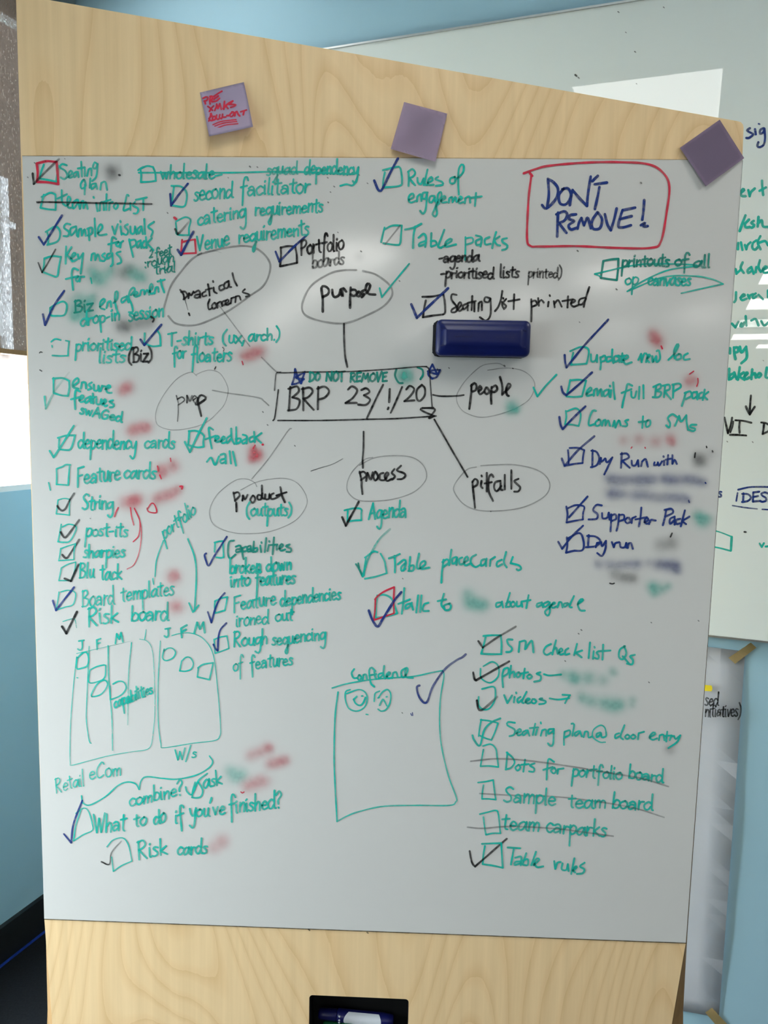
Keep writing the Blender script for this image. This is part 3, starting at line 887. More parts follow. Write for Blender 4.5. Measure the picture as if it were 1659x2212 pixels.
B g 215,450 300,415 360,418 382,450 372,520 360,562* 290,568 222,572* 230,520 242,465
K b 165,485 170,550 182,595* 340,400 555,168
S r 955,290,50,.35 965,340,50,.35 1005,365,55,.45
L r/3.4 1030,405 1040,428
E handwritten_entry green handwriting reading email full BRP pack
L g/4.6 360,835 405,795 395,775 365,810 365,850 410,840
L g/4.6 425,850 430,800* 455,785 460,845* 490,790 500,852
L g/4.6 545,795 515,815 520,855 555,830 560,795
L g/4.6 560,800 567,857
L g/4.6 580,800 575,862
L g/4.6 570,760 573,766
L g/4.6 600,730 605,800 615,880
L g/4.6 770,760 730,745 715,800 690,900 680,955
L g/4.6 675,825 762,790
L g/4.6 762,812 765,860 792,865 808,810
L g/4.6 835,770 830,877
L g/4.6 870,755 872,872
L g/4.6 985,760 975,860
L g/4.6 960,770 1020,745 1025,780 985,805* 1030,820 1010,860 955,862
L g/4.6 1065,760 1055,862
L g/4.6 1045,760 1100,750 1105,790 1060,810* 1117,880
L g/4.6 1140,755 1135,867
L g/4.6 1130,750 1190,740 1205,770 1145,810
L g/4.6 1250,820 1235,880 1215,940
L g/4.6 1240,825 1290,810 1300,850 1250,880
L g/4.6 1350,815 1310,825 1315,875 1355,850*
L g/4.6 1350,815 1354,882
L g/4.6 1395,820 1370,835 1370,870 1402,865
L g/4.6 1420,795 1402,887
L g/4.6 1452,815 1408,850* 1442,882
B g 215,708 200,780 182,855* 250,860 320,855* 340,780 357,715* 290,706 212,712
K b 135,768 150,820 180,845* 290,750 410,640
S r 1275,725,55,.3 1310,705,50,.3
L r/3 1285,655 1320,630
L r/3 1358,695 1360,730 1348,765
E handwritten_entry green handwriting reading Comms to SMs
L g/4.5 445,985 415,985 385,1060 385,1115 440,1100
L g/4.5 470,1062 440,1090 450,1120 485,1105 485,1070 468,1062
L g/4.5 500,1117 510,1075* 530,1065 530,1115* 555,1070 570,1117
L g/4.5 595,1122 610,1075* 620,1135* 650,1070 667,1114
L g/4.5 735,1065 705,1075 725,1100 720,1122 685,1120
L g/4.5 867,1035 860,1137
L g/4.5 828,1085 892,1080
L g/4.5 905,1072 890,1100 900,1130 930,1110 930,1072 905,1072
L g/4.5 1170,1038 1130,1015 1090,1050 1110,1095 1102,1135 1075,1115
L g/4.5 1155,1117 1190,1030* 1210,1080 1255,1025* 1258,1090 1268,1140
L g/4.5 1345,1110 1300,1110 1290,1130 1335,1145 1320,1167 1270,1152
B g/4 175,985 180,1040 168,1105* 230,1108 290,1120* 305,1060 305,1000 265,962 182,990
K b 118,1040 130,1115 148,1148* 240,1050 350,945
S r 690,1250,45,.25 830,1240,50,.3 980,1260,55,.3 1110,1230,50,.35 1130,1270,40,.3
L r/2.4 760,1320 768,1308
L r/2.4 885,1312 888,1320
@ 1180 870 .2411
E handwritten_entry blue handwriting reading Dry Run with, above smudged blue lines
L b/4.5 415,425 414,500 412,577
L b/4.5 405,430 450,440 475,500 450,560 400,577
L b/4.5 480,547 490,495* 495,530 525,500
L b/4.5 530,500 545,535 592,490*
L b/4.5 592,490 560,560 520,642
L b/4.5 677,450 670,582
L b/4.5 668,460 720,455 740,490 680,520* 747,582
L b/4.5 765,520 770,560 800,560 822,515*
L b/4.5 822,515 827,570
L b/4.5 850,567 860,525* 890,505 910,572
L b/4.5 970,535 965,560 995,555* 1000,535* 1010,565 1037,525
L b/4.5 1055,520 1055,557
L b/4.5 1050,480 1052,485
L b/4.5 1092,470 1085,552
L b/4.5 1070,510 1117,500
L b/4.5 1130,470 1130,547* 1150,510 1170,547
B b/4.2 195,425 200,480 200,545
B b/4.2 210,405 290,405 340,425* 330,480 325,540* 250,548 165,565
K b~.8 140,500 165,565* 280,430 430,300
S k 1380,520,60,.5 1350,480,50,.2 1480,450,50,.14
S b 570,680,50,.4 630,690,50,.35 700,695,50,.35 770,690,45,.25 830,695,55,.4 900,690,55,.4 960,690,45,.3 1060,680,50,.4 1120,690,50,.4 1180,690,50,.3 1260,685,50,.4 1330,695,50,.4 1400,710,45,.4
S b 580,810,55,.4 640,815,50,.35 700,820,40,.25 800,830,50,.35 870,825,50,.3 940,840,50,.3 1010,860,45,.25 1080,845,50,.3 1150,850,50,.35 1220,855,50,.35 1270,865,35,.3
L b/3 1275,875 1282,892
L b/3 1425,715 1430,722
L k/3 1335,450 1330,490
L k/3 1435,390 1438,402
L k/3 1488,430 1492,440
E handwritten_entry blue handwriting reading Supporter Pack
L b/4.5 497,920 450,915 420,960 460,1000 450,1040 380,1045
L b/4.5 500,990 505,1035 545,1030 560,985*
L b/4.5 560,985 567,1047
L b/4.5 582,1000 580,1070 575,1152
L b/4.5 582,1010 620,1000 625,1040 585,1060
L b/4.5 652,1000 645,1080 630,1147
L b/4.5 655,1005 695,1005 695,1045 650,1060
L b/4.5 725,1030 705,1055 725,1080 755,1060 740,1030
L b/4.5 765,1077 770,1035* 802,1020
L b/4.5 852,940 845,1020 830,1107
L b/4.5 800,1045 902,1025
L b/4.5 880,1070 915,1050 900,1030 880,1060 900,1085 930,1070
L b/4.5 922,1087 935,1050 980,1055
L b/4.5 1075,960 1060,1040 1045,1097
L b/4.5 1060,960 1120,950 1135,985 1065,1020
L b/4.5 1150,1020 1110,1040 1110,1085 1150,1050*
L b/4.5 1150,1020 1150,1092
L b/4.5 1200,1040 1165,1050 1165,1085 1197,1080
L b/4.5 1242,965 1205,1107
L b/4.5 1282,1020 1217,1060* 1252,1087
B b/4.2 180,930 190,1000 182,1072* 250,1058 328,1045* 330,990 338,930 260,918 188,948
K b/4.4 205,1025 280,940 370,840
S g 1360,1010,50,.45 1400,1060,60,.5 1450,1040,45,.25
@ 1000 1080 .3376
E handwritten_entry blue handwriting reading Dry run, above blurred blue, black and green smears
L b/4.6 805,225 800,302
L b/4.6 795,230 850,235 880,265 850,295 788,302
L b/4.6 850,302 858,275* 880,270
L b/4.6 885,270 890,297 915,262*
L b/4.6 915,262 912,310 890,358 860,340
L b/4.6 953,270 965,302* 975,277 1000,270
L b/4.6 1005,275 1010,302 1035,302 1045,275*
L b/4.6 1045,275 1048,305
L b/4.6 1055,307 1060,280* 1075,275 1087,312
B b/4.6 665,240 668,290 660,337* 710,325 765,320 772,265 745,212 668,248
K b/4.6 610,268 635,312* 700,230 768,165
S k 1270,290,45,.25 1340,275,45,.28
L k/3.4 1338,213 1328,236
S b 865,410,30,.35 940,412,35,.3 1000,415,32,.3 1050,410,30,.3 1110,410,35,.4 1190,402,25,.2 1250,412,35,.4 1300,415,35,.45 1355,420,40,.5 1370,450,28,.35
S k 970,475,35,.3 1030,495,38,.35 1085,500,35,.35
S g 1215,555,38,.5 1225,595,30,.35 1275,570,32,.35 1315,550,25,.3
L k/3 940,533 955,537 968,533
@ 730 880 .2833
E bubble_label black handwriting reading process inside a grey oval outline
L k/4.6 165,490 180,560 180,600 187,660
L k/4.6 165,500 195,490 215,520 175,555
L k/4.6 215,560 225,500* 250,550 265,495
L k/4.6 285,490 270,530 285,558 305,530 285,490
L k/4.6 345,500 320,510 320,550 350,555 370,540
L k/4.6 360,540 385,510 375,495 355,525 375,560 410,545
L k/4.6 430,470 410,500 435,525 415,550
L k/4.6 480,445 450,480 500,500 515,520 490,545 455,548
O a/2.4 265,382 200,400 110,490 70,580 80,650 150,705 270,715 420,700 570,650 660,570 675,500 640,430 560,380 420,368 280,385 165,440
C k/4 195,185 195,300 188,400 190,462
E bubble_label black handwriting reading pitfalls inside a grey oval outline
L k/4.6 1025,565 1030,620 1045,765
L k/4.6 1025,570 1045,545 1065,560 1060,590 1030,610
L k/4.6 1095,560 1090,600 1102,615
L k/4.6 1095,520 1097,526
L k/4.6 1135,500 1135,640
L k/4.6 1120,580 1172,570
L k/4.6 1185,530 1170,510 1150,540 1150,640 1182,712
L k/4.6 1235,560 1200,570 1190,610 1210,640 1245,600*
L k/4.6 1240,560 1240,620 1255,630
L k/4.6 1272,515 1272,625
L k/4.6 1322,480 1322,620
L k/4.6 1375,545 1345,560 1360,580 1390,610 1375,640 1345,642
O a/2.6 1055,455 990,470 930,530 885,600 890,650 950,730 1050,780 1200,790 1400,765 1560,690 1615,610 1590,530 1500,470 1350,438 1200,438 1090,445
C k/4 735,92 860,310 988,530
E handwritten_entry green handwriting reading Agenda below the process oval
T g 62 Agenda 235,850 522,835
B g/4.2 50,785 75,778
B g/4.2 75,780 72,870* 130,862 178,860* 178,810 176,775 120,770 50,785
K k 32,838 60,902* 110,810 158,720
@ 380 880 .2411
E handwritten_entry green handwriting reading feedback wall
L g/4.6 332,200 295,180 300,250 320,367
L g/4.6 263,285 357,255
L g/4.6 350,300 385,270 370,255 350,280 360,310 402,300
L g/4.6 405,305 440,275 425,260 405,290 415,320 452,310
L g/4.6 490,250 455,280 460,320 495,280
L g/4.6 495,190 500,280 522,327
L g/4.6 540,178 540,327
L g/4.6 537,282 580,280 575,310 540,325
L g/4.6 600,245 635,260 632,322
L g/4.6 630,280 595,300 600,325 632,310
L g/4.6 690,260 660,275 665,310 697,300
L g/4.6 700,220 707,312
L g/4.6 767,230 712,270* 762,317
L g/4.6 278,487 315,450 350,515 385,440
L g/4.6 400,425 440,420 447,502
L g/4.6 440,460 400,470 405,500 442,490
L g/4.6 480,393 492,502
L g/4.6 510,398 537,520
B g 120,215 115,270 110,330
B g 115,212 180,210 235,235 252,260* 245,310 248,352* 190,358 110,338
K g 80,310 125,400* 190,260 275,97
S r 690,385,50,.45 740,425,50,.45 680,465,45,.4 710,430,50,.4
L r/4.4 775,333 780,334
L r/3 708,340 692,368
E bubble_label dark handwriting reading product (outputs) inside a thin grey outline
L k/4.4 515,762 522,800 530,840
L k/4.4 520,770 555,760 570,790 530,835
L k/4.4 540,855 542,932
L k/4.4 595,835 600,790* 620,825 640,785
L k/4.4 690,790 665,830 690,855 710,820 690,790
L k/4.4 770,790 735,785 730,820 760,825 775,770
L k/4.4 770,700 772,800 790,820
L k/4.4 800,780 800,820 830,820 838,770 838,812
L k/4.4 875,770 850,785 855,820 890,815 930,790
L k/4.4 935,715 950,790 975,850
L k/4.4 900,790 990,760
T g/4.4 58 (outputs) 635,975 1035,968
O a/1.9 725,710 700,670 620,640 520,660 380,770 310,890 305,980 350,1060 480,1115 640,1132 850,1110 1060,1020 1160,900 1170,800 1100,690 1000,640 870,640 720,670 580,740
C a/2.6 1035,190 1000,215 830,460 680,640
L k/1.6~.6 1210,570 1300,540 1400,510 1495,460
@ 70 780 .2411
E handwritten_entry green handwriting reading dependency cards
T g 72 dependency 410,782 925,788
T g 66 cards 1005,778 1272,780
B g 228,688 300,668 380,665* 365,730 340,790 300,797 238,790
B g 240,700 235,770
K g/4.6 155,805 190,862* 270,740 370,580
S r 890,625,55,.4 950,600,55,.35 1020,595,55,.45
E handwritten_entry green handwriting reading Feature cards
T g 76 Feature 400,1112 785,1058
T g 66 cards 820,1052 1102,1052
B g/3.6 215,970 218,1040 215,1105* 270,1108 320,1112* 325,1030 332,945
B g/3.6 215,965 270,945 300,928 340,930
S r 1150,970,50,.4 1170,1010,45,.35 1260,940,60,.4
L r/2.6 1120,940 1130,985
L r/2.6 1140,1020 1155,1055
L r/2.6 1236,870 1240,900
L g/3.4 145,1090 152,1120 160,1155
@ 90 1040 .2411
E handwritten_entry green handwriting reading String with red smears
T g 66 String 365,255 635,245
B g/2.8 145,168 138,230 130,290* 190,295 247,302* 248,230 252,160* 200,152 148,165
K k/4.4~.7 140,220 160,248 185,262 215,240 250,170 290,108
S r 740,190,60,.25 800,185,60,.35 850,165,60,.5
S r 1010,165,50,.25 1060,145,55,.3 1120,125,55,.3 1170,110,50,.3 1220,75,45,.35
L r/4.4 1240,45 1262,44 1256,66
L r/3 945,250 985,195 1015,215 1028,278 960,272 945,240
L r/3 685,235 665,275 653,315
L r/2.8~.8 795,235 805,310 825,390
L r/2.6 830,240 878,350 870,480 820,540
L r/2~.8 830,240 890,400 880,600 830,740 765,785
E handwritten_entry green handwriting beside a ticked box, second of four short lines under String
T g/4 62 post-its 390,492 768,492
B g/3.2 175,385 160,470 145,540* 200,545 255,530 310,415 245,383 185,408
K k/4.6~.7 170,455 190,490 212,502 250,460 335,345
E handwritten_entry green handwriting beside a ticked box, third of four short lines under String
T g/4.2 62 sharpies 375,682 742,680
B g/2.8 170,600 162,660 152,710* 220,705 288,700* 290,620 302,558* 230,580 170,602
K k/4.6~.7 185,658 205,682 228,684 260,640 335,522
E handwritten_entry green handwriting beside a ticked box, last of four short lines under String
T g/4 62 Blu 338,862 465,860
T g/4 66 tack 525,882 715,880
B g/2.8 175,775 165,830 153,888* 210,888 265,885* 295,800 305,722* 240,740 175,775
K k/4.6~.9 205,870 262,893* 295,820 330,745
E handwritten_entry thin green handwriting reading Board templates
T g/3.2 80 Board 360,1125 648,1095
T g/3.6 70 templates 712,1075 1185,1012
B g/2.6 155,990 145,1060 128,1152* 210,1125 282,1100 302,1002 240,975 170,990
K b/4.4 100,1068 128,1155* 200,1060 290,948
S r 1180,855,65,.4 1200,830,40,.15
E handwritten_entry green handwriting reading Risk board with a bold black tick
T g/4.2 76 Risk 415,1290 685,1255
T g/4.4 72 board 800,1252 1132,1242
B g/1.8~.6 190,1255 240,1238 295,1235 312,1310
K k/5 182,1300 220,1362* 270,1260 315,1168
S r 1205,1120,65,.42
E arrow_note green slanted handwriting reading portfolio with two arrows
T g/3.6 62 portfolio 1095,515 1385,290
L g/2.8 1015,850 1030,700 1090,530
L g/2.8 995,870 1002,920
L g/3.8 1310,515 1370,680 1385,850 1370,1160
L g/3.8 1320,1090 1355,1170* 1380,1140 1405,1110
@ 110 1320 .2351
E board_sketch thin green drawing of two planning boards with small shapes
T g/3.4 42 J 245,362 300,352
T g/3.6 44 F 420,348 462,338
T g/4 44 M 592,297 665,280
T g/4.2 42 J 1042,240 1092,232
T g/4.6 44 F 1195,232 1258,205
T g/4.6 48 M 1315,207 1420,202
T g/3.8 52 capabilities 585,895 935,752
T g/3.4 50 W/s 1140,1370 1335,1345
L g/1.8~.7 235,420 205,700 182,1000 175,1200 176,1390 195,1415 370,1370 550,1325 750,1292 870,1275 915,1240 935,1150 955,900 945,500 925,340 880,275 815,258
L g/1.4~.4 235,390 500,330 740,275
L g/2 350,325 340,560 328,850 325,1000 350,1190 370,1215
L g/2.8~.7 525,318 530,600 560,1000 565,1280
L g/2.4~.5 740,290 715,550 708,800 705,1045
L g/1.6 875,170 860,260
L g/2 1005,275 985,650 985,1000 1010,1220 1040,1255 1300,1215 1500,1190 1550,1150 1558,1060 1530,700 1490,400 1410,265 1300,205 1190,205 1110,225
L g/3.4 240,425 235,525 280,525 335,500 345,430 325,380 285,390 245,430
L g/3 355,550 350,655 440,645 495,605 503,500* 485,495 420,510 360,540
L g/3 375,785 385,735 430,665 490,635 520,665 500,720 450,770 375,785
L g/3.2 540,690 545,815* 640,775 690,710 670,655 620,645 570,670
L g/3 1040,350 1025,430 1060,455 1120,430 1145,380 1120,345 1080,340 1035,365
L g/3 1200,460 1182,550* 1240,552 1290,530 1308,480 1280,430 1240,425 1205,455
L g/3.4 1355,520 1345,605* 1455,630* 1475,550 1490,475* 1400,490 1350,522
L g/2.4 238,612 248,614
@ 90 1580 .3436
E handwritten_entry pale green handwriting reading Retail eCom with a curly brace over combine?
T g/2.6 46 Retail 88,385 268,340
T g/3 48 eCom 300,302 500,275
T g/4 44 combine? 555,470 892,400
L g/3.2 250,405 260,450 305,462 400,410 480,340 540,318 590,330 612,365* 625,310 660,285 760,295 850,300 970,275 1050,230 1075,190 1055,155
E handwritten_entry small green handwriting reading ask beside smeared red and green ink
T g/4.2 48 ask 1018,360 1135,330
B g/3.8 965,320 950,370 945,415* 975,418 1002,408 1012,370 985,320
K g/4 905,350 915,380 945,395 985,310 1040,265
S g 1180,245,38,.25 1215,285,45,.35 1260,270,38,.28
S r 1315,150,40,.25 1370,130,35,.25 1425,105,35,.45
S r 1435,205,35,.3 1480,195,35,.35 1525,182,35,.4
S r 1290,345,42,.25 1340,325,42,.28 1395,312,42,.28
L r/2.4 1252,380 1262,387 1272,380
E handwritten_entry green handwriting reading What to do if you've finished?
T g/4.2 54 What 325,635 525,622
T g/4.4 46 to 585,600 658,585
T g/4.4 48 do 705,582 780,572
T g/4.4 46 if 840,580 895,565
T g/4.4 48 you've 930,545 1152,518
T g/4.4 50 finished? 1180,515 1512,480
B g/2.8 245,500 215,590 200,688* 260,650 318,622 318,580 295,505 265,482 215,515
K b/4 140,645 185,700* 200,580 255,435
E handwritten_entry green handwriting reading Risk cards beside a faint dome-topped square
T g/4.2 50 Risk 605,802 790,770
T g/4.4 44 cards 855,778 1038,765
B g/2.6 410,725 450,682 510,670 545,715 567,815* 500,845 450,880* 440,790
K k/3~.4 375,820 425,835 440,760 500,690
S r 1080,735,40,.22 1135,690,45,.3
@ 420 1140 .2411
E handwritten_entry green handwriting reading Capabilities broken down into features
L d/4.4 352,115 310,130 300,230 320,275 367,240
L d/4.4 370,170 410,160 417,212
L d/4.4 410,190 375,195 375,220 412,210
L d/4.4 430,180 430,240 440,280
L d/4.4 430,185 465,170 470,205 432,215
L d/4.4 480,168 502,162 508,212
L d/4.4 500,190 478,196 480,215 505,208
L d/4.4 532,125 525,217
L d/4.4 530,190 560,180 560,210 530,215
L d/4.4 590,160 597,217
L d/4.4 600,130 602,136
L d/4.4 642,93 630,217
L d/4.4 667,155 655,207
L d/4.4 670,120 672,126
L d/4.4 712,88 700,237
L d/4.4 680,155 742,150
L d/4.4 737,160 737,197
L d/4.4 760,185 795,160 780,145 760,175 775,205 812,195
L d/4.4 852,150 820,165 865,190 860,215 825,215
T g/4.8 66 broken 315,412 592,400
T g/4.8 64 down 645,392 868,372
T g/4.6 58 into 322,535 498,515
T g/4.8 66 features 545,518 898,498
B g/4 185,135 180,215
B g/4 180,132 220,122 255,120* 258,190 262,262* 240,270 195,265
K b/4 105,230 90,245 105,300 128,340 180,250 290,80
E handwritten_entry green handwriting reading Feature dependencies ironed out
T g/4.2 68 Feature 350,742 730,690
T g/4.4 62 dependencies 770,700 1308,638
T g/3.6 62 ironed 372,888 662,855
T g/4 58 out 725,842 880,825
B g/3.6 185,655 180,710 187,765* 230,752 272,740* 285,680 295,620* 240,632 182,658
K b/4 120,755 152,850* 185,730 225,640 270,585
E handwritten_entry green handwriting reading Rough sequencing of features
T g/4.2 64 Rough 350,1065 652,1045
T g/4.2 62 sequencing 695,1055 1172,1000
T g/3.2 66 of 348,1285 432,1275
T g/4 62 features 500,1270 880,1230
B g/3 175,1000 180,1060 185,1125* 245,1105 308,1082* 300,1020 290,970* 230,980 175,1002
K b/4 170,1045 185,1080 208,1102* 215,980 235,910 285,855
@ 740 1120 .2411
E handwritten_entry green handwriting reading Table placecards with a tall green tick
L g/4.6 415,357 465,340 512,318
L g/4.6 465,335 470,400 468,482
L g/4.6 495,410 550,370 568,400 545,467
L g/4.6 560,400 525,435 530,470 562,450
L g/4.6 605,345 595,467
L g/4.6 595,430 635,420 632,465 590,470
L g/4.6 685,315 665,420 680,450 740,410 735,380 700,400 700,450 775,440
L g/4.6 905,370 890,480 885,575
L g/4.6 895,390 935,365 950,395 900,435
L g/4.6 975,280 965,350 955,418
L g/4.6 1015,345 985,360 985,405 1015,390 1025,350*
L g/4.6 1025,350 1020,416
L g/4.6 1070,350 1045,365 1050,410 1085,405
L g/4.6 1085,395 1125,370 1115,340 1090,370 1100,420 1150,400
L g/4.6 1195,325 1155,350 1150,400 1190,435 1240,410
L g/4.6 1275,365 1245,375 1240,425 1275,405 1290,360*
L g/4.6 1285,370 1285,427
L g/4.6 1320,425 1325,370* 1365,345
L g/4.6 1425,370 1385,390 1385,430 1430,410
L g/4.6 1465,300 1445,390 1470,437
L g/4.6 1525,345 1505,400* 1580,420 1600,450 1575,465 1560,455
B g/4 210,350 200,420 190,510
B g/4 200,350 240,320 280,295 312,302
B g/4 340,315 375,380 385,430 395,490* 300,520 200,540
K d/4.6 120,410 150,455 180,520
K g/4.4~.4 180,520 215,400 260,300 330,185 425,95
L d/3.4 140,400 150,440
E handwritten_entry green handwriting reading talk to about agenda beside a red-outlined box
L g/4.6 552,625 545,740 530,852
L g/4.6 500,765 602,725
L g/4.6 610,760 570,775 565,810 600,790 620,755*
L g/4.6 615,760 632,817
L g/4.6 677,690 660,842
L g/4.6 707,690 695,837
L g/4.6 768,755 730,770 720,825 772,828
L g/4.6 907,675 885,770 915,812
L g/4.6 853,740 927,725
L g/4.6 960,760 910,780 920,820 960,815 970,780 950,765
S g 1120,680,55,.35 1125,760,55,.35 1180,760,60,.4 1240,780,60,.4 1280,770,45,.25
@ 1000 1080 .3376
L g/4.4 245,655 215,660 215,685 240,675 250,650*
L g/4.4 250,655 256,687
L g/4.4 300,595 287,640 275,682
L g/4.4 277,662 300,650 302,680 275,685
L g/4.4 320,650 305,665 315,685 335,670 325,652
L g/4.4 345,650 345,680 370,675 375,650*
L g/4.4 375,650 380,684
L g/4.4 420,610 405,692
L g/4.4 378,650 432,640
L g/4.4 500,657 475,665 475,685 505,670*
L g/4.4 505,655 512,687
L g/4.4 545,650 515,665 525,685 555,660*
L g/4.4 555,655 555,720 540,740 525,715 562,680
L g/4.4 562,675 590,660 580,655 565,675 575,690 602,680
L g/4.4 605,687 615,655* 630,655 637,687
L g/4.4 670,660 645,665 650,685 675,665
L g/4.4 710,615 682,680 697,687
L g/4.4 735,667 770,640 755,635 735,665 750,705 780,708
@ 740 1120 .2411
B g/4.2 310,690 300,780 295,890* 400,875 490,850* 470,790 440,720 380,685 310,690
B r/4 295,725 290,820 280,910* 370,880 460,850* 458,730 462,615* 380,650 320,690 290,725
K b/5.4 235,825 270,915 315,968 360,900 460,740 525,660
@ 980 1330 .3134
E handwritten_entry green handwriting reading SM checklist Qs
L g/4.6 405,165 370,165 375,195 402,225 390,248 362,250
L g/4.6 448,250 455,180* 495,175 492,230* 535,172 545,200 550,252
L g/4.5 670,195 635,215 620,250 640,270 672,255
L g/4.5 705,170 680,267
L g/4.5 685,240 705,220 717,262
L g/4.5 725,255 750,240 740,225 725,245 735,268 757,262
L g/4.5 790,225 770,240 770,268 797,262
L g/4.5 850,195 830,272
L g/4.5 885,240 840,255* 882,287
L g/4.5 940,185 930,292
L g/4.5 965,245 960,297
L g/4.5 970,215 972,220
L g/4.5 1000,245 985,255 1000,275 995,297 970,290
L g/4.5 1030,200 1025,302
L g/4.5 1000,245 1080,240
L g/4.5 1180,210 1145,235 1140,285 1165,300 1190,260 1175,210
L g/4.5 1165,280 1207,327
L g/4.5 1248,270 1215,280 1235,305 1230,335 1195,330
B g/4.6 205,140 260,135 325,135* 330,200 328,265* 260,265 190,262* 205,210 220,150
K k/4.4~.55 170,175 200,220* 300,150 428,75
E handwritten_entry green handwriting reading photos with an arrow into a green smear
L g/4.5 345,370 335,415 340,492
L g/4.5 350,365 375,360 375,395 340,420
L g/4.5 395,345 385,427
L g/4.5 390,400 415,385 417,422
L g/4.5 445,390 430,405 440,425 460,410 450,390
L g/4.5 490,365 480,432
L g/4.5 460,400 512,390
L g/4.5 520,405 505,420 520,435 540,420 525,405
L g/4.5 597,390 570,400 600,415 595,445 555,455
L g/4.2 622,403 660,412 740,405
B g/3.6 185,365 190,430 250,462 305,420 308,350 265,318 205,348
K k/4.8~.8 135,392 140,425 152,445 180,430 382,315
S g 750,405,35,.3 820,420,45,.4 840,440,40,.35 930,430,45,.4 1030,445,40,.3 1095,380,30,.3 1110,400,25,.2
E handwritten_entry green handwriting reading videos with an arrow into a green smear
L g/4.5 348,548 370,602* 402,550
L g/4.5 420,560 415,597
L g/4.5 430,530 432,535
L g/4.5 460,560 440,575 445,600 470,580
L g/4.5 502,525 470,590 482,602
L g/4.5 495,595 525,575 510,570 495,590 510,605 537,595
L g/4.5 545,575 535,595 555,605 570,590 555,575
L g/4.5 610,570 590,575 635,590 625,605 590,610
L g/4.2 662,570 720,578 795,568
L g/4.2 750,545 802,548* 785,570 768,602
B g/4 195,505 275,490 288,540 280,590 245,640 200,645 172,615 172,560
K k/5~.4 160,585 170,640 185,652 215,635 300,560
S g 880,555,35,.3 890,580,35,.2 950,590,45,.35 1040,605,48,.4 1110,620,50,.45 1150,610,40,.3 1235,580,28,.3 1230,620,25,.2
E handwritten_entry green handwriting reading Seating plan @ door entry
L g/4.2 422,738 375,733 370,755 420,785 415,820 385,830
L g/4.2 435,810 465,795 455,780 435,800 445,825 472,815
L g/4.2 500,790 475,805 480,825 510,800*
L g/4.2 510,790 522,827
L g/4.2 562,745 545,822
L g/4.2 525,775 582,770
L g/4.2 575,785 565,822
L g/4.2 600,735 602,743
L g/4.2 600,827 610,790* 635,785 637,827
L g/4.2 690,780 655,785 655,815 690,790*
L g/4.2 690,785 685,885 665,897 650,880
L g/4.2 765,800 760,840 760,890
L g/4.2 765,800 800,790 800,820 765,840
L g/4.2 812,745 830,750 818,827
L g/4.2 860,795 835,810 840,830 870,805*
L g/4.2 870,795 882,832
L g/4.2 895,837 905,800* 925,800 930,840 952,832
L g/4.2 1010,805 985,815 988,838 1015,815*
L g/4.2 1015,808 1022,838 1050,830 1050,805
L g/4.2 1140,810 1115,820 1115,845 1145,830
L g/4.2 1177,755 1150,830 1167,852
L g/4.2 1195,820 1180,835 1195,850 1215,835 1200,820
L g/4.2 1235,820 1220,835 1235,850 1255,835 1240,820
L g/4.2 1270,852 1275,810* 1312,800
L g/4.2 1350,840 1390,815 1375,805 1350,835 1370,855 1402,845
L g/4.2 1415,857 1420,825* 1445,820 1452,857
L g/4.2 1472,800 1465,867
L g/4.2 1450,830 1502,825
L g/4.2 1490,857 1500,830* 1520,830
L g/4.2 1520,830 1530,850 1562,825*
L g/4.2 1562,825 1540,870 1480,912
L g/3 1052,810 1040,770 1010,755 965,785 958,835 1005,870 1045,872
B g/3.6 190,715 180,770 172,830
B g/3.6 185,718 245,725 305,740* 285,800 260,857* 220,845 178,825
K g/4.4 130,825 140,855 180,895 210,790 260,735 322,708
S k 1490,920,40,.25
@ 980 1580 .3134
E handwritten_entry green crossed-out handwriting reading Dots for portfolio board
L g/4.2 370,145 360,262
L g/4.2 365,145 405,180 420,215 395,250 358,262
L g/4.2 445,230 425,250 440,270 460,250 450,230
L g/4.2 492,195 480,277
L g/4.2 465,230 517,225
L g/4.2 557,220 525,235 555,255 550,278 520,275
L g/4.2 692,210 655,190 645,250 640,332
L g/4.2 618,265 682,245
L g/4.2 690,250 670,270 690,290 705,270 695,250
L g/4.2 715,292 720,260* 757,255
T g/4.4 44 portfolio 815,310 1158,332
T g/4.4 44 board 1205,322 1442,352
B g/3.6 205,125 195,180 185,240* 245,238 308,245* 300,180 290,120 255,88 202,100
X a/3.6 118,205 300,188 500,200 800,240 1100,290 1300,325 1480,380
E handwritten_entry green crossed-out handwriting reading Sample team board
T g/4.2 56 Sample 345,482 702,508
T g/4.2 50 team 790,522 1048,530
T g/4.4 50 board 1090,530 1368,540
B g/3.6 168,352 225,345 272,335* 280,400 290,470* 240,465 195,465* 198,420 205,370
X a/3.2 180,428 400,440 700,450 1000,485 1250,530 1450,592
E handwritten_entry green crossed-out handwriting reading team carparks
T g/4.4 54 team 335,672 590,690
T g/4.4 54 carparks 640,695 1048,725
B g/3.6 180,570 240,555 290,545 308,570 322,702* 270,702 222,712* 212,650 205,590
X a/3.4 95,660 200,668 400,655 700,670 900,695 1100,722
E handwritten_entry green handwriting reading Table rules
L g/4.4 372,800 457,805
L g/4.4 415,805 395,917
L g/4.4 425,870 465,865 462,922
L g/4.4 460,895 425,900 420,920 457,910
L g/4.4 500,840 475,917
L g/4.4 480,890 510,880 510,920 480,920
L g/4.4 567,830 535,922
L g/4.4 550,922 590,885 575,875 555,905 575,935 617,930
L g/4.4 693,895 700,947* 715,905 737,900
L g/4.4 750,910 745,950 775,955 787,915*
L g/4.4 787,915 792,962
L g/4.4 832,875 810,982
L g/4.4 820,962 850,935 840,930 820,955 837,972
L g/4.4 902,905 870,930 900,950 890,977 850,982
B g/4.2 195,775 260,772 328,770* 332,850 338,940* 270,925 200,915* 205,850 215,790
K k/4.4~.8 110,825 125,900 145,928 165,915 365,740
@ 690 1380 .211
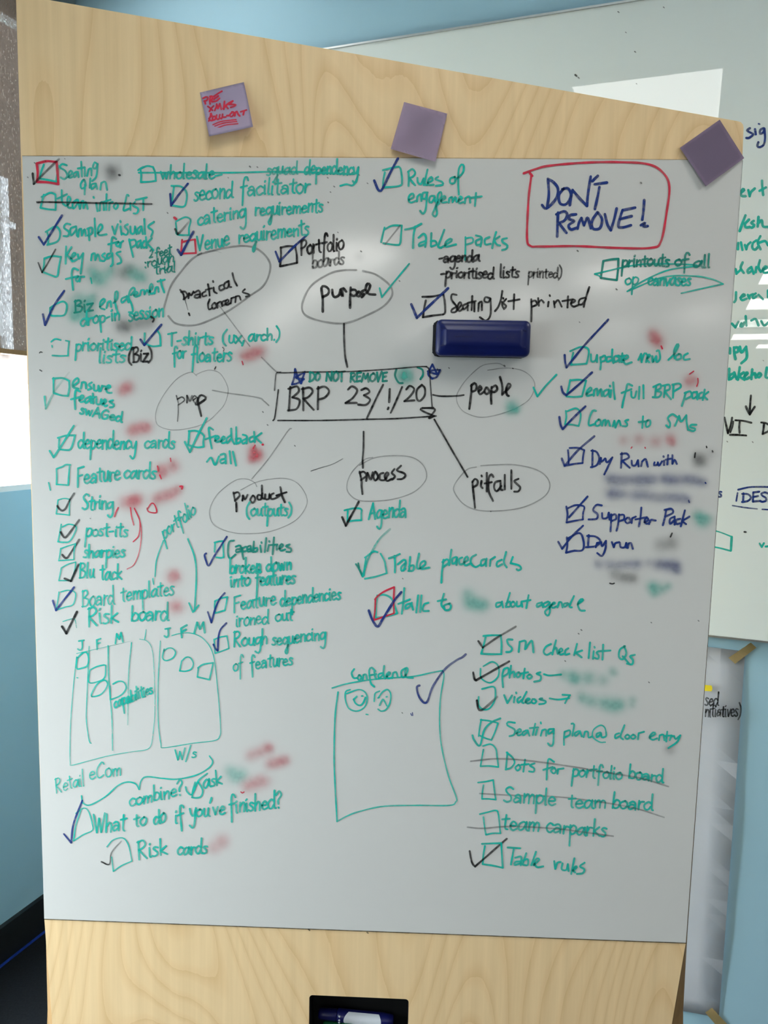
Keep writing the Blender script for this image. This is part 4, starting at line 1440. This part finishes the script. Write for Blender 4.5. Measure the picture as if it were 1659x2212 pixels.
E checklist_sketch thin green drawing of a page headed Confidence with two faces
L g/4.2 355,310 330,350 350,400 387,400
L g/4.2 405,370 390,400 410,425 430,395 410,370
L g/4.2 445,422 450,370* 475,365 487,412
L g/4.2 572,330 535,295 510,320 515,400 530,460 562,490
L g/4.2 510,375 582,360
L g/4.2 565,370 577,412
L g/4.2 560,340 563,346
L g/4.2 640,350 605,365 610,405 650,370
L g/4.2 662,278 655,360 672,407
L g/4.2 685,390 725,355 710,340 685,375 705,405 742,395
L g/4.2 745,402 755,350* 785,340 802,392
L g/4.2 880,300 840,330 845,390 887,390
L g/4.2 880,380 905,320 895,295 875,330 890,390 957,400
L g/3.2~.8 130,503 300,455 600,410 950,385 1150,345 1260,325* 1275,380 1240,600 1230,850 1250,1100 1320,1400 1400,1620 1395,1670 1330,1705 1000,1705 650,1715 400,1770 280,1815 180,1870
L g/3.6 190,545 160,800 150,1200 160,1500 180,1870
L g/3.2 315,520 270,540 265,620 300,710 380,740 460,700 490,620 470,550 400,520 280,560
L g/4 382,590 350,620* 370,660 410,682 445,660 472,600
L g/3.6 432,586 440,584
L g/3.2 615,535 570,560 560,640
L g/3.6 600,605 610,600
L g/3.4 605,600 650,540 700,520 730,570 720,660 680,725 630,740 600,720
L g/3.6 685,594 692,592
L g/3.6 615,680 640,630 655,622 690,685
L g/3 478,772 495,775
L b/2 935,765 945,785
L b/2 952,755 956,785
K b/4.8~.7 1025,478 998,490 1005,550 1030,610 1075,655 1110,630 1160,490 1280,315 1400,220 1460,190 1498,158
'''
WALL = r'''
@ 1560 240 .1447
E wall_note blue handwriting ending in sig
L b/5 415,255 370,290 440,330 465,350 400,400 360,400
L b/5 490,270 502,347
L b/5 620,255 570,280 565,340 610,320 630,270*
L b/5 630,260 640,400 620,500 560,540 525,520 540,465
L b/4 545,190 558,195
E wall_note green handwriting ending in er, level with the lowest lilac note
L g/5.6~.85 280,1220 330,1180 310,1160 280,1210 290,1265 350,1270
L g/5.6~.85 390,1180 410,1270* 430,1210 487,1155
L g/5.6~.85 595,1040 600,1140 612,1252
L g/5.6~.85 558,1190 652,1140
E wall_note green handwriting fragment ksh
L g/6 347,1558 300,1680 262,1790
L g/6 400,1620 340,1680* 350,1735 412,1730
L g/6 470,1640 430,1670 480,1700 460,1730 440,1740
L g/6 542,1580 530,1722
L g/6 530,1680 590,1630 610,1720 690,1730
E wall_note green handwriting fragment iret
L g/5.6 240,1970 235,2062
L g/5.6 280,1960 302,2072
L g/5.6 340,2000 360,2062* 380,2000 422,1960
L g/5.6 510,1930 460,1970 450,2040 490,2070 542,2020
L g/5.6 570,1868 530,1960 572,2062
L g/5.6 540,1970 640,1940 682,2002
@ 1540 560 .1538
E wall_note green handwriting fragment etaile
L g/5.6 320,140 330,190
L g/5.6 417,45 390,120 432,190
L g/5.6 397,140 330,205
L g/5.6 540,110 490,150 495,195 545,160*
L g/5.6 540,110 572,202
L g/5.6 610,110 600,182
L g/5.6 660,15 640,110 672,177
L g/5.6 700,150 760,120 735,100 700,150 720,190 792,180
E wall_note green handwriting fragment terac above the reflected lights
L g/5.4~.85 325,463 320,570 300,602
L g/5.4~.85 385,540 450,510 430,490 390,540 410,575 472,555
L g/5.4~.85 490,500 510,550* 520,510 562,490
L g/5.4~.85 600,480 560,510 565,550 612,520
L g/5.4~.85 640,500 702,560
L g/5.4~.85 772,440 770,532
E wall_note green smeared handwriting across a reflected light
L g/5.6~.7 268,905 315,957* 357,880
L g/5.6~.7 400,900 380,940 420,940 440,890
L g/5.6~.7 460,800 470,930
L g/5.6~.7 540,860 600,840 640,930
L g/5.6~.7 680,870 720,930 790,880
S g 480,890,60,.3 600,900,60,.3 700,900,60,.3 400,900,50,.3
E wall_note green handwriting fragment ppy
L g/6 240,1250 240,1322
L g/6 295,1240 300,1320 317,1402
L g/6 300,1245 350,1240 350,1300 305,1310
L g/6 380,1230 400,1310 467,1230*
L g/6 467,1230 475,1380 400,1460
E wall_note green handwriting fragment takehol
L g/6 230,1540 225,1690
L g/6 300,1600 240,1630 240,1690 300,1640*
L g/6 300,1590 332,1682
L g/6 377,1518 350,1692
L g/6 432,1590 360,1640* 442,1692
L g/6 440,1650 490,1600 470,1590 445,1640 460,1685 512,1660
L g/6 552,1548 540,1682
L g/6 540,1630 590,1600 602,1662
L g/6 650,1600 620,1640 650,1660 680,1620 660,1600
L g/6 757,1523 740,1650 772,1665
@ 1520 840 .1807
E wall_note black handwriting VI D under a short black arrow
L k/4.6 565,80 555,200 550,300
L k/5 505,210 530,270 552,305* 580,260 610,215
L k/4.6 250,345 270,440 290,530* 320,450 340,345
L k/3.4 355,390 345,450 320,520
L k/4.4 380,375 470,382 570,405
L k/4.4 430,395 425,460 430,525
L k/4.4 315,550 400,550 508,558
L k/4.6 720,420 715,480 705,540
L k/4.6 690,402 745,410 800,450 780,500 715,535
E wall_note blue handwriting DESI between two drawn lines
T b/4.6 58 DESI 460,1355 800,1350
T b/4 60 s 180,1295 215,1290
L b/4 412,1205 550,1175 700,1172 800,1172
L b/3.6 405,1245 390,1340
L b/3~.7 345,1395 500,1420 640,1435
L b/3 700,1440 800,1445
E wall_note light green drawn box end with a tick beside it
L g/3~.8 110,1690 200,1715 330,1765
L g/5.4 335,1770 325,1930
L g/3.6 100,1885 200,1905 325,1938
L g/4.4 670,1850 695,1890* 720,1845
L g/4.4 740,1885 800,1880
L k/4.4 488,1710 503,1712
'''
NOTE = r'''
@ 420 160 .0844
E red_lettering red capitals reading PRE XMAS ROLL-OUT with three underlines
L r/4 220,620 290,585 345,600 320,670 250,690
L r/4 265,690 280,760
L r/4 420,570 390,660 400,765
L r/4 400,575 460,570 455,640 410,670 460,700
L r/4 500,570 600,500 700,440
L r/4 500,640 610,560
L r/4 450,710 560,690 640,620
L r/4 345,830 400,870 460,925
L r/4 490,815 430,880 385,955
L r/4 520,930 560,840 570,770* 600,880* 650,760* 670,830 690,900
L r/4 770,700 760,800 750,900
L r/4 740,880 860,760 980,690
L r/4 790,800 860,880
L r/4 980,690 890,775* 1060,785 1000,830 930,850
L r/4 430,1010 400,1100 370,1200
L r/4 410,1020 450,1060 370,1140 420,1190
L r/4 440,1190 540,1150 520,1080 470,1100 460,1180
L r/4 570,1050 560,1120 600,1165 640,1130
L r/4 650,1040 640,1110 690,1140 720,1080
L r/4 720,1030 720,1100 800,1100
L r/4 830,1065 900,1060
L r/4 980,970 910,1030 930,1090 990,1060 1010,980 960,970
L r/4 1030,1070 1050,980 1090,960* 1120,1030 1160,1070
L r/4 1185,965 1330,920
L r/4 1270,945 1250,1040
L r/3 475,1295 700,1210 1065,1165
L r/3 525,1330 750,1255 1080,1212
L r/3 590,1380 800,1305 1110,1270
'''
PAPER = r'''
@ 1260 1300 .4122
E black_handwriting black handwriting fragments sed and nitiatives)
T k/3.4 36 sed 638,545 706,545
T k/3.4 34 nitiatives) 638,600 825,602
'''
# ------------------------------------------------------------------ the free-standing panel
NB = Vector((0, 1, 0)); O0 = Vector((0, 0, 0))
def bp(x, y, lift=0.0):                        # a point of the panel's front plane (lift towards the room)
    return hit(x, y, NB, Vector((0, -lift, 0)))
BR = empty('mobile_whiteboard', Vector((0, .03, 0)), 'large pale plywood panel with slanted top and a handwritten white dry-erase sheet', 'whiteboard')
pan = [bp(33.5, -13.5)]
a, b = bp(1580, 258.5), bp(1607, 263); cR = bp(1604, 346)
pan += [bp(1594, 261), bp(1601, 263), bp(1605.5, 268), bp(1607, 275), cR, bp(1482, 2037)]
lo = bp(1452, 2212); t = lo-bp(1482, 2037); pan += [lo, Vector((lo.x-.02, 0, .02))]
lo2 = bp(112, 2212); pan += [Vector((lo2.x+.006, 0, .02)), lo2, bp(95, 1985)]
YF = .0012
hole = rounded((-.0896+.0827)/2, .476-.06, .1723, .12, .006)
def plate(bm, out, inn, y, mi=0):
    vo = [bm.verts.new((p[0], y, p[1])) for p in out]; vi = [bm.verts.new((p[0], y, p[1])) for p in inn]
    es = [bm.edges.new((v[i], v[(i+1) % len(v)])) for v in (vo, vi) for i in range(len(v))]
    r = bmesh.ops.triangle_fill(bm, use_beauty=True, use_dissolve=False, edges=es)
    for f in r['geom']:
        if isinstance(f, bmesh.types.BMFace): f.material_index = mi
    return vo, vi
out = [(p.x, p.z) for p in pan]
bk = [(p.x, p.z) for p in pan]                 # the rear outline keeps straight sides, so the bevel shows towards the floor
bk[6] = (.562, bk[6][1]); bk[11] = (-.5655, bk[11][1]); bk[7] = (bk[7][0]+.030, bk[7][1]); bk[8] = (.590, .02); bk[9] = (-.590, .02); bk[10] = (-.567, bk[10][1])
bm = bmesh.new()
vo, vi = plate(bm, out, hole, YF)
vb, vbi = plate(bm, bk, hole, .062)
vm = [bm.verts.new((p[0], .034, p[1])) for p in bk]
n = len(vo)
for i in range(n):
    j = (i+1) % n
    for A, B in ((vo, vm), (vm, vb)):
        f = bm.faces.new((A[i], A[j], B[j], B[i])); f.material_index = 1
n = len(vi)
for i in range(n):
    j = (i+1) % n; f = bm.faces.new((vi[i], vi[j], vbi[j], vbi[i])); f.material_index = 1
obj('plywood_panel', bm, [M['wood'], M['edge']], BR)
bm = bmesh.new()                               # lined recess for the pens
hin = rounded((-.0896+.0827)/2, .476-.06, .1715, .1192, .0056)
l0 = [bm.verts.new((p[0], .004, p[1])) for p in hin]; l1 = [bm.verts.new((p[0], .058, p[1])) for p in hin]; n = len(hin)
for i in range(n): bm.faces.new((l0[i], l0[(i+1) % n], l1[(i+1) % n], l1[i]))
bm.faces.new(l1); obj('pen_recess', bm, M['black'], BR)
sh = [bp(48, 337), bp(1604, 346), bp(1481.5, 2036.5), bp(95.5, 1985)]
bm = bmesh.new(); prism(bm, sh, Vector((0, .001, 0))); obj('writing_surface', bm, M['sheet'], BR)
sm = Ink(bp, .0003)
sm.stroke([(48.5, 336.6, 0), (400, 337.5, 0), (1000, 341.5, 0), (1604, 345.6, 0)], 1.5, .55, .5)
sm.stroke([(95, 1985.5, 0), (560, 2003, 0), (1000, 2019.5, 0), (1482, 2037.5, 0)], 2.0, .7, .8)
sm.stroke([(1604.3, 347, 0), (1482.3, 2036, 0)], 1.3, .6, .6)
sm.build('seam_line', 'k', BR, 'thin dark seam between sheet and plywood')
write(BOARD, bp, BR, .0005)
random.seed(11)
sp_ = Ink(bp, .0005)
for x, y, r in ((75, 352, 1.6), (98, 348, 1.4), (60, 383, 1.5), (140, 343, 1.2), (362, 460, 1.6), (556, 361, 1.6), (540, 360, 2), (493, 384, 1.4), (708, 384, 1.6), (722, 403, 1.8), (714, 415, 1.4), (776, 378, 1.4), (709, 437, 1.6),
               (794, 396, 1.6), (1385, 395, 1.8), (1248, 542, 2), (1332, 625, 2), (1252, 696, 1.4), (863, 607, 1.6), (730, 502, 1.4), (780, 543, 1.8), (945, 797, 1.6), (970, 795, 1.6), (1090, 790, 1.8), (1108, 796, 1.4), (1256, 1361, 1.8), (1250, 1369, 1.6), (1221, 1428, 1.6), (1402, 1474, 1.6), (1509, 1341, 1.6), (637, 963, 1.6), (578, 918, 1.6), (568, 890, 1.6), (195, 1120, 1.2), (869, 1540, 1.4), (668, 2009, 2), (794, 2015, 2), (1407, 1345, 1.4), (1060, 1105, 1.2), (870, 1250, 1.4)):
    sp_.stroke([(x-r*.5, y-r*.4, 0), (x+r*.5, y+r*.4, 0)], r*1.5, .75, .7)
sp_.build('stray_specks', 'k', BR, 'small dark marker specks scattered over the white sheet')
# ------------------------------------------------------------------ lilac sticky notes on the panel
def note(P, m, lifts, label, crease=0.0):
    """P: corner pixels clockwise from the glued left corner; lifts: how far each corner stands off the panel."""
    C = [bp(x, y, l) for (x, y), l in zip(P, lifts)]
    bm = bmesh.new(); N = 14; g = []
    for j in range(N+1):
        row = []
        for i in range(N+1):
            u, v = i/N, j/N; e = v*v*(1-.35*(1-v))
            top = C[0].lerp(C[1], u); bot = C[3].lerp(C[2], u); p = top.lerp(bot, v)
            lt = lifts[0]*(1-u)*(1-v)+lifts[1]*u*(1-v)+lifts[2]*u*v+lifts[3]*(1-u)*v
            flat = lt*(v**1.6)/max(v, .001) if v > 0 else lt
            p.y = -.0012-max(0, flat)-crease*math.sin(u*5+v*2.2)*math.sin(v*math.pi)*math.sin(u*math.pi)
            row.append(bm.verts.new(p))
        g.append(row)
    for j in range(N):
        for i in range(N): bm.faces.new((g[j][i], g[j][i+1], g[j+1][i+1], g[j+1][i]))
    r = bmesh.ops.solidify(bm, geom=bm.faces[:], thickness=.0002)
    o = obj('sticky_note', bm, m, None, True); tag(o, label, 'sticky note', 'lilac sticky notes'); return o, C
n1, C1 = note([(432, 200.5), (527, 178), (547, 274.5), (452, 295.5)], M['lilac'], (.0005, .0008, .012, .012), 'lilac sticky note with red capitals on the upper left of the plywood')
n2, C2 = note([(873, 221), (966, 246), (940.5, 350), (844, 322.5)], M['lilac2'], (.0005, .002, .007, .004), 'blank wrinkled lilac sticky note in the middle, overlapping the sheet edge', .0035)
n3, C3 = note([(1554, 259), (1607, 342), (1524, 403), (1468, 320)], M['lilac3'], (.0005, .002, .004, .001), 'blank deep lilac sticky note turned diamond-wise at the right edge')
def np_(x, y, lift=0.0):                       # a point on the first note's curled face
    q = bp(x, y, .002); c0, c1, c3 = C1[0], C1[1], C1[3]
    ex, ez = c1-c0, c3-c0
    d = ((q.x-c0.x)*ex.x+(q.z-c0.z)*ex.z)/(ex.x**2+ex.z**2); v = max(0, min(1, ((q.x-c0.x)*ez.x+(q.z-c0.z)*ez.z)/(ez.x**2+ez.z**2)))
    l = (.0006*(1-v)+.012*v)*(v**.6); return bp(x, y, .0012+l+.0005+lift)
write(NOTE, np_, n1, 0.0)
# ------------------------------------------------------------------ blue eraser held on the sheet
er = empty('board_eraser', bp(1041, 737), 'dark blue plastic whiteboard eraser stuck on the sheet above people', 'eraser')
cx, cz = .1695, 1.5955; EW, EH = .1425, .0535
def loops(prof, m, name, parent, w=EW, h=EH, wav=0.0):
    bm = bmesh.new(); rows = []
    for ins, y in prof:
        L = rounded(cx, cz, w-2*ins, h-2*ins, max(.002, .0085-ins*.45), 6); row = []
        for k, (x, z) in enumerate(L):
            if wav: q = 1+wav*math.sin(k*2.3+y*400); x = cx+(x-cx)*q; z = cz+(z-cz)*q
            row.append(bm.verts.new((x, y, z)))
        rows.append(row)
    n = len(rows[0])
    for A, B in zip(rows, rows[1:]):
        for i in range(n): bm.faces.new((A[i], A[(i+1) % n], B[(i+1) % n], B[i]))
    bm.faces.new(rows[-1]); bm.faces.new(rows[0][::-1])
    o = obj(name, bm, m, parent, True)
    return o
loops([(0, -.013), (-.0005, -.016), (-.0005, -.026), (.0006, -.0292), (.0028, -.0312), (.0075, -.0328), (.0125, -.0338), (.0140, -.0352), (.0165, -.0360), (.021, -.0363)], M['blue'], 'body', er)
loops([(.0008, -.0006), (-.0006, -.004), (.0002, -.008), (-.0004, -.0128)], M['felt'], 'felt_pad', er, w=EW+.003, wav=.008).location.x = -.0028
bm = bmesh.new()
for zz in (-.0125, .0125):
    for xx in (-.061, .061): prism(bm, [Vector((cx+xx-.0035, -.0325, cz+zz-.0008)), Vector((cx+xx+.0035, -.0325, cz+zz-.0008)), Vector((cx+xx+.0035, -.0325, cz+zz+.0008)), Vector((cx+xx-.0035, -.0325, cz+zz+.0008))], Vector((0, -.0014, 0)))
for xx in (-.03, .033): prism(bm, [Vector((cx+xx-.013, -.0358, cz+.0008)), Vector((cx+xx+.013, -.0358, cz+.0008)), Vector((cx+xx+.013, -.0358, cz+.0016)), Vector((cx+xx-.013, -.0358, cz+.0016))], Vector((0, -.0010, 0)))
obj('grip_ridges', bm, M['blue'], er)
# ------------------------------------------------------------------ markers lying in the recess
def marker(p0, p1, r, m, label):
    ax = (p1-p0); L = ax.length; ax.normalize(); u = Vector((0, -1, 0)); v = ax.cross(u)
    t = empty('marker_pen', p0, label, 'marker', 'marker pens in the recess')
    def lathe(name, prof, mm, a0=0, a1=360, nseg=24):
        bm = bmesh.new(); rows = []; full = a1-a0 == 360; k = nseg if full else nseg+1
        for x, q in prof: rows.append([bm.verts.new(p0+ax*(x*L)+(u*math.cos(math.radians(a0+(a1-a0)*i/nseg))+v*math.sin(math.radians(a0+(a1-a0)*i/nseg)))*(q*r)) for i in range(k)])
        for A, B in zip(rows, rows[1:]):
            for i in range(nseg): bm.faces.new((A[i], A[(i+1) % k], B[(i+1) % k], B[i]))
        if full: bm.faces.new(rows[0][::-1]); bm.faces.new(rows[-1])
        return obj(name, bm, mm, t, True)
    lathe('cap', [(0, .62), (.02, .82), (.06, .86), (.235, .93), (.245, .8)], m)
    lathe('barrel', [(.245, .8), (.26, 1), (.30, 1), (.33, 1), (.85, 1), (.90, .93), (.985, .88), (1, .7)], m)
    # white wrap with curved ends, slightly proud of the barrel
    bm = bmesh.new(); rows = []
    for i in range(17):
        a = math.radians(-75+150*i/16); e = .06*math.cos(a*1.2); x0, x1 = .40-e, .80+e*.6
        d = u*math.cos(a)+v*math.sin(a); rows.append([bm.verts.new(p0+ax*(x*L)+d*(r*1.02)) for x in (x0, x0*.5+x1*.5, x1)])
    for A, B in zip(rows, rows[1:]):
        for i in range(2): bm.faces.new((A[i], A[i+1], B[i+1], B[i]))
    obj('label_wrap', bm, M['label'], t, True)
    for q in (-.5, .05, .6): 
        bm = bmesh.new(); d = (u*math.cos(q)+v*math.sin(q)); c = p0+ax*(.285*L)+d*r*1.0
        bmesh.ops.create_uvsphere(bm, u_segments=10, v_segments=6, radius=r*.17); bmesh.ops.translate(bm, verts=bm.verts[:], vec=c); obj('grip_dot', bm, M['label'], t, True)
    return t
q = Vector((0, .040, 0))
p0, p1 = hit(688, 2189, NB, q), hit(850, 2204, NB, q)
marker(p0, p1, .0112, M['navy'], 'blue marker with white wrap lying uppermost in the black recess')
q2 = Vector((0, .034, 0))
marker(hit(697, 2216, NB, q2), hit(860, 2228, NB, q2), .0105, M['green'], 'green marker under the blue one, cut off by the photo edge')
# ------------------------------------------------------------------ whiteboard on the wall behind, flip-chart sheet, tapes
WT = .016
def wp(x, y, lift=0.0): return hit(x, y, D1, K-D1*(WT+lift))
pt = wp(1366, 0); pb = wp(1532, 1375); ZT, ZB = pt.z, pb.z
WB = empty('glossy_whiteboard', rm(1.8, 0, ZB), 'wide glossy whiteboard with green and blue notes on the wall behind the panel', 'whiteboard')
S0, S1 = .42, 3.4
bm = bmesh.new(); rbox(bm, S0, S1, 0.001, WT, ZB+.004, ZT-.004); obj('writing_surface', bm, M['glass_board'], WB)
bm = bmesh.new()
for b in ((S0-.004, S1+.004, ZT-.004, ZT), (S0-.004, S1+.004, ZB, ZB+.004), (S0-.004, S0, ZB, ZT), (S1, S1+.004, ZB, ZT)): rbox(bm, b[0], b[1], 0.001, WT+.004, b[2], b[3])
obj('frame', bm, M['alu'], WB)
write(WALL, wp, WB, .0004)
sp2 = Ink(wp, .0004)
for x, y, r in ((1336, 26, 2), (1352, 70, 1.6), (1434, 16, 1.8), (1372, 112, 2), (1244, 163, 3), (1250, 168, 2), (1375, 181, 1.4), (1626, 955, 1.6), (1571, 954, 1.6), (1649, 779, 1.4)):
    sp2.stroke([(x-r*.5, y-r*.4, 0), (x+r*.6, y+r*.5, 0)], r*1.3, .8, .6)
sp2.build('stray_specks', 'k', WB, 'small dark specks')
PAPER_OFF = .004
def pp(x, y, lift=0.0): return hit(x, y, D1, K-D1*(.008+lift))
tl, tr, brp, blp = pp(1530, 1398), pp(1610, 1408), pp(1553, 2200), pp(1474, 2186)
ext = 6.5; tl2 = tr+(tl-tr)*ext; bl2 = brp+(blp-brp)*ext
bm = bmesh.new(); NX, NY = 10, 24; g = []
for j in range(NY+1):
    row = []
    for i in range(NX+1):
        p = tl2.lerp(tr, i/NX).lerp(bl2.lerp(brp, i/NX), j/NY); s_ = (p-K).dot(D2); off = .005+.008*math.sin(math.pi*j/NY)*(i/NX)**3+.0005*math.sin(j*.9+i)
        row.append(bm.verts.new(rm(s_, off, p.z)))
    g.append(row)
for j in range(NY):
    for i in range(NX): bm.faces.new((g[j][i], g[j][i+1], g[j+1][i+1], g[j+1][i]))
bmesh.ops.solidify(bm, geom=bm.faces[:], thickness=.00025)
fc = tag(obj('flip_chart_sheet', bm, M['paper'], None, True), 'tall white paper sheet taped to the blue wall behind the panel', 'paper sheet')
def fp(x, y, lift=0.0): return hit(x, y, D1, K-D1*(.0165+lift))
write(PAPER, fp, fc, .0)
yel = [fp(1515, 1478.5, -.0008), fp(1537, 1481, -.0008), fp(1539, 1487, -.0008), fp(1537, 1493.5, -.0008), fp(1515, 1492, -.0008)]
bm = bmesh.new(); prism(bm, yel, D1*.0003); obj('highlighter_mark', bm, M['yellow'], fc)['label'] = 'yellow highlighter block'
def tape(P, offs, label):
    bm = bmesh.new(); q = [hit(x, y, D1, K-D1*o) for (x, y), o in zip(P, offs)]; N = 8
    L = [q[0].lerp(q[1], k/N) for k in range(N+1)]; R = [q[3].lerp(q[2], k/N) for k in range(N+1)]
    for k in range(1, N): L[k] = L[k]+Z*random.uniform(-.0006, .0006)
    va = [bm.verts.new(p) for p in L]; vb_ = [bm.verts.new(p) for p in R]
    for k in range(N): bm.faces.new((va[k], va[k+1], vb_[k+1], vb_[k]))
    bmesh.ops.solidify(bm, geom=bm.faces[:], thickness=.0002)
    tag(obj('masking_tape', bm, M['tape']), label, 'tape')
tape([(1573.5, 1421), (1622, 1388), (1634, 1399), (1588, 1434)], (.0095, .0095, .004, .0095), 'beige masking tape strip on the top corner of the paper sheet')
tape([(1523, 2187), (1538, 2177), (1580, 2222), (1562, 2232)], (.0095, .0095, .004, .004), 'beige masking tape strip on the bottom corner of the paper sheet')
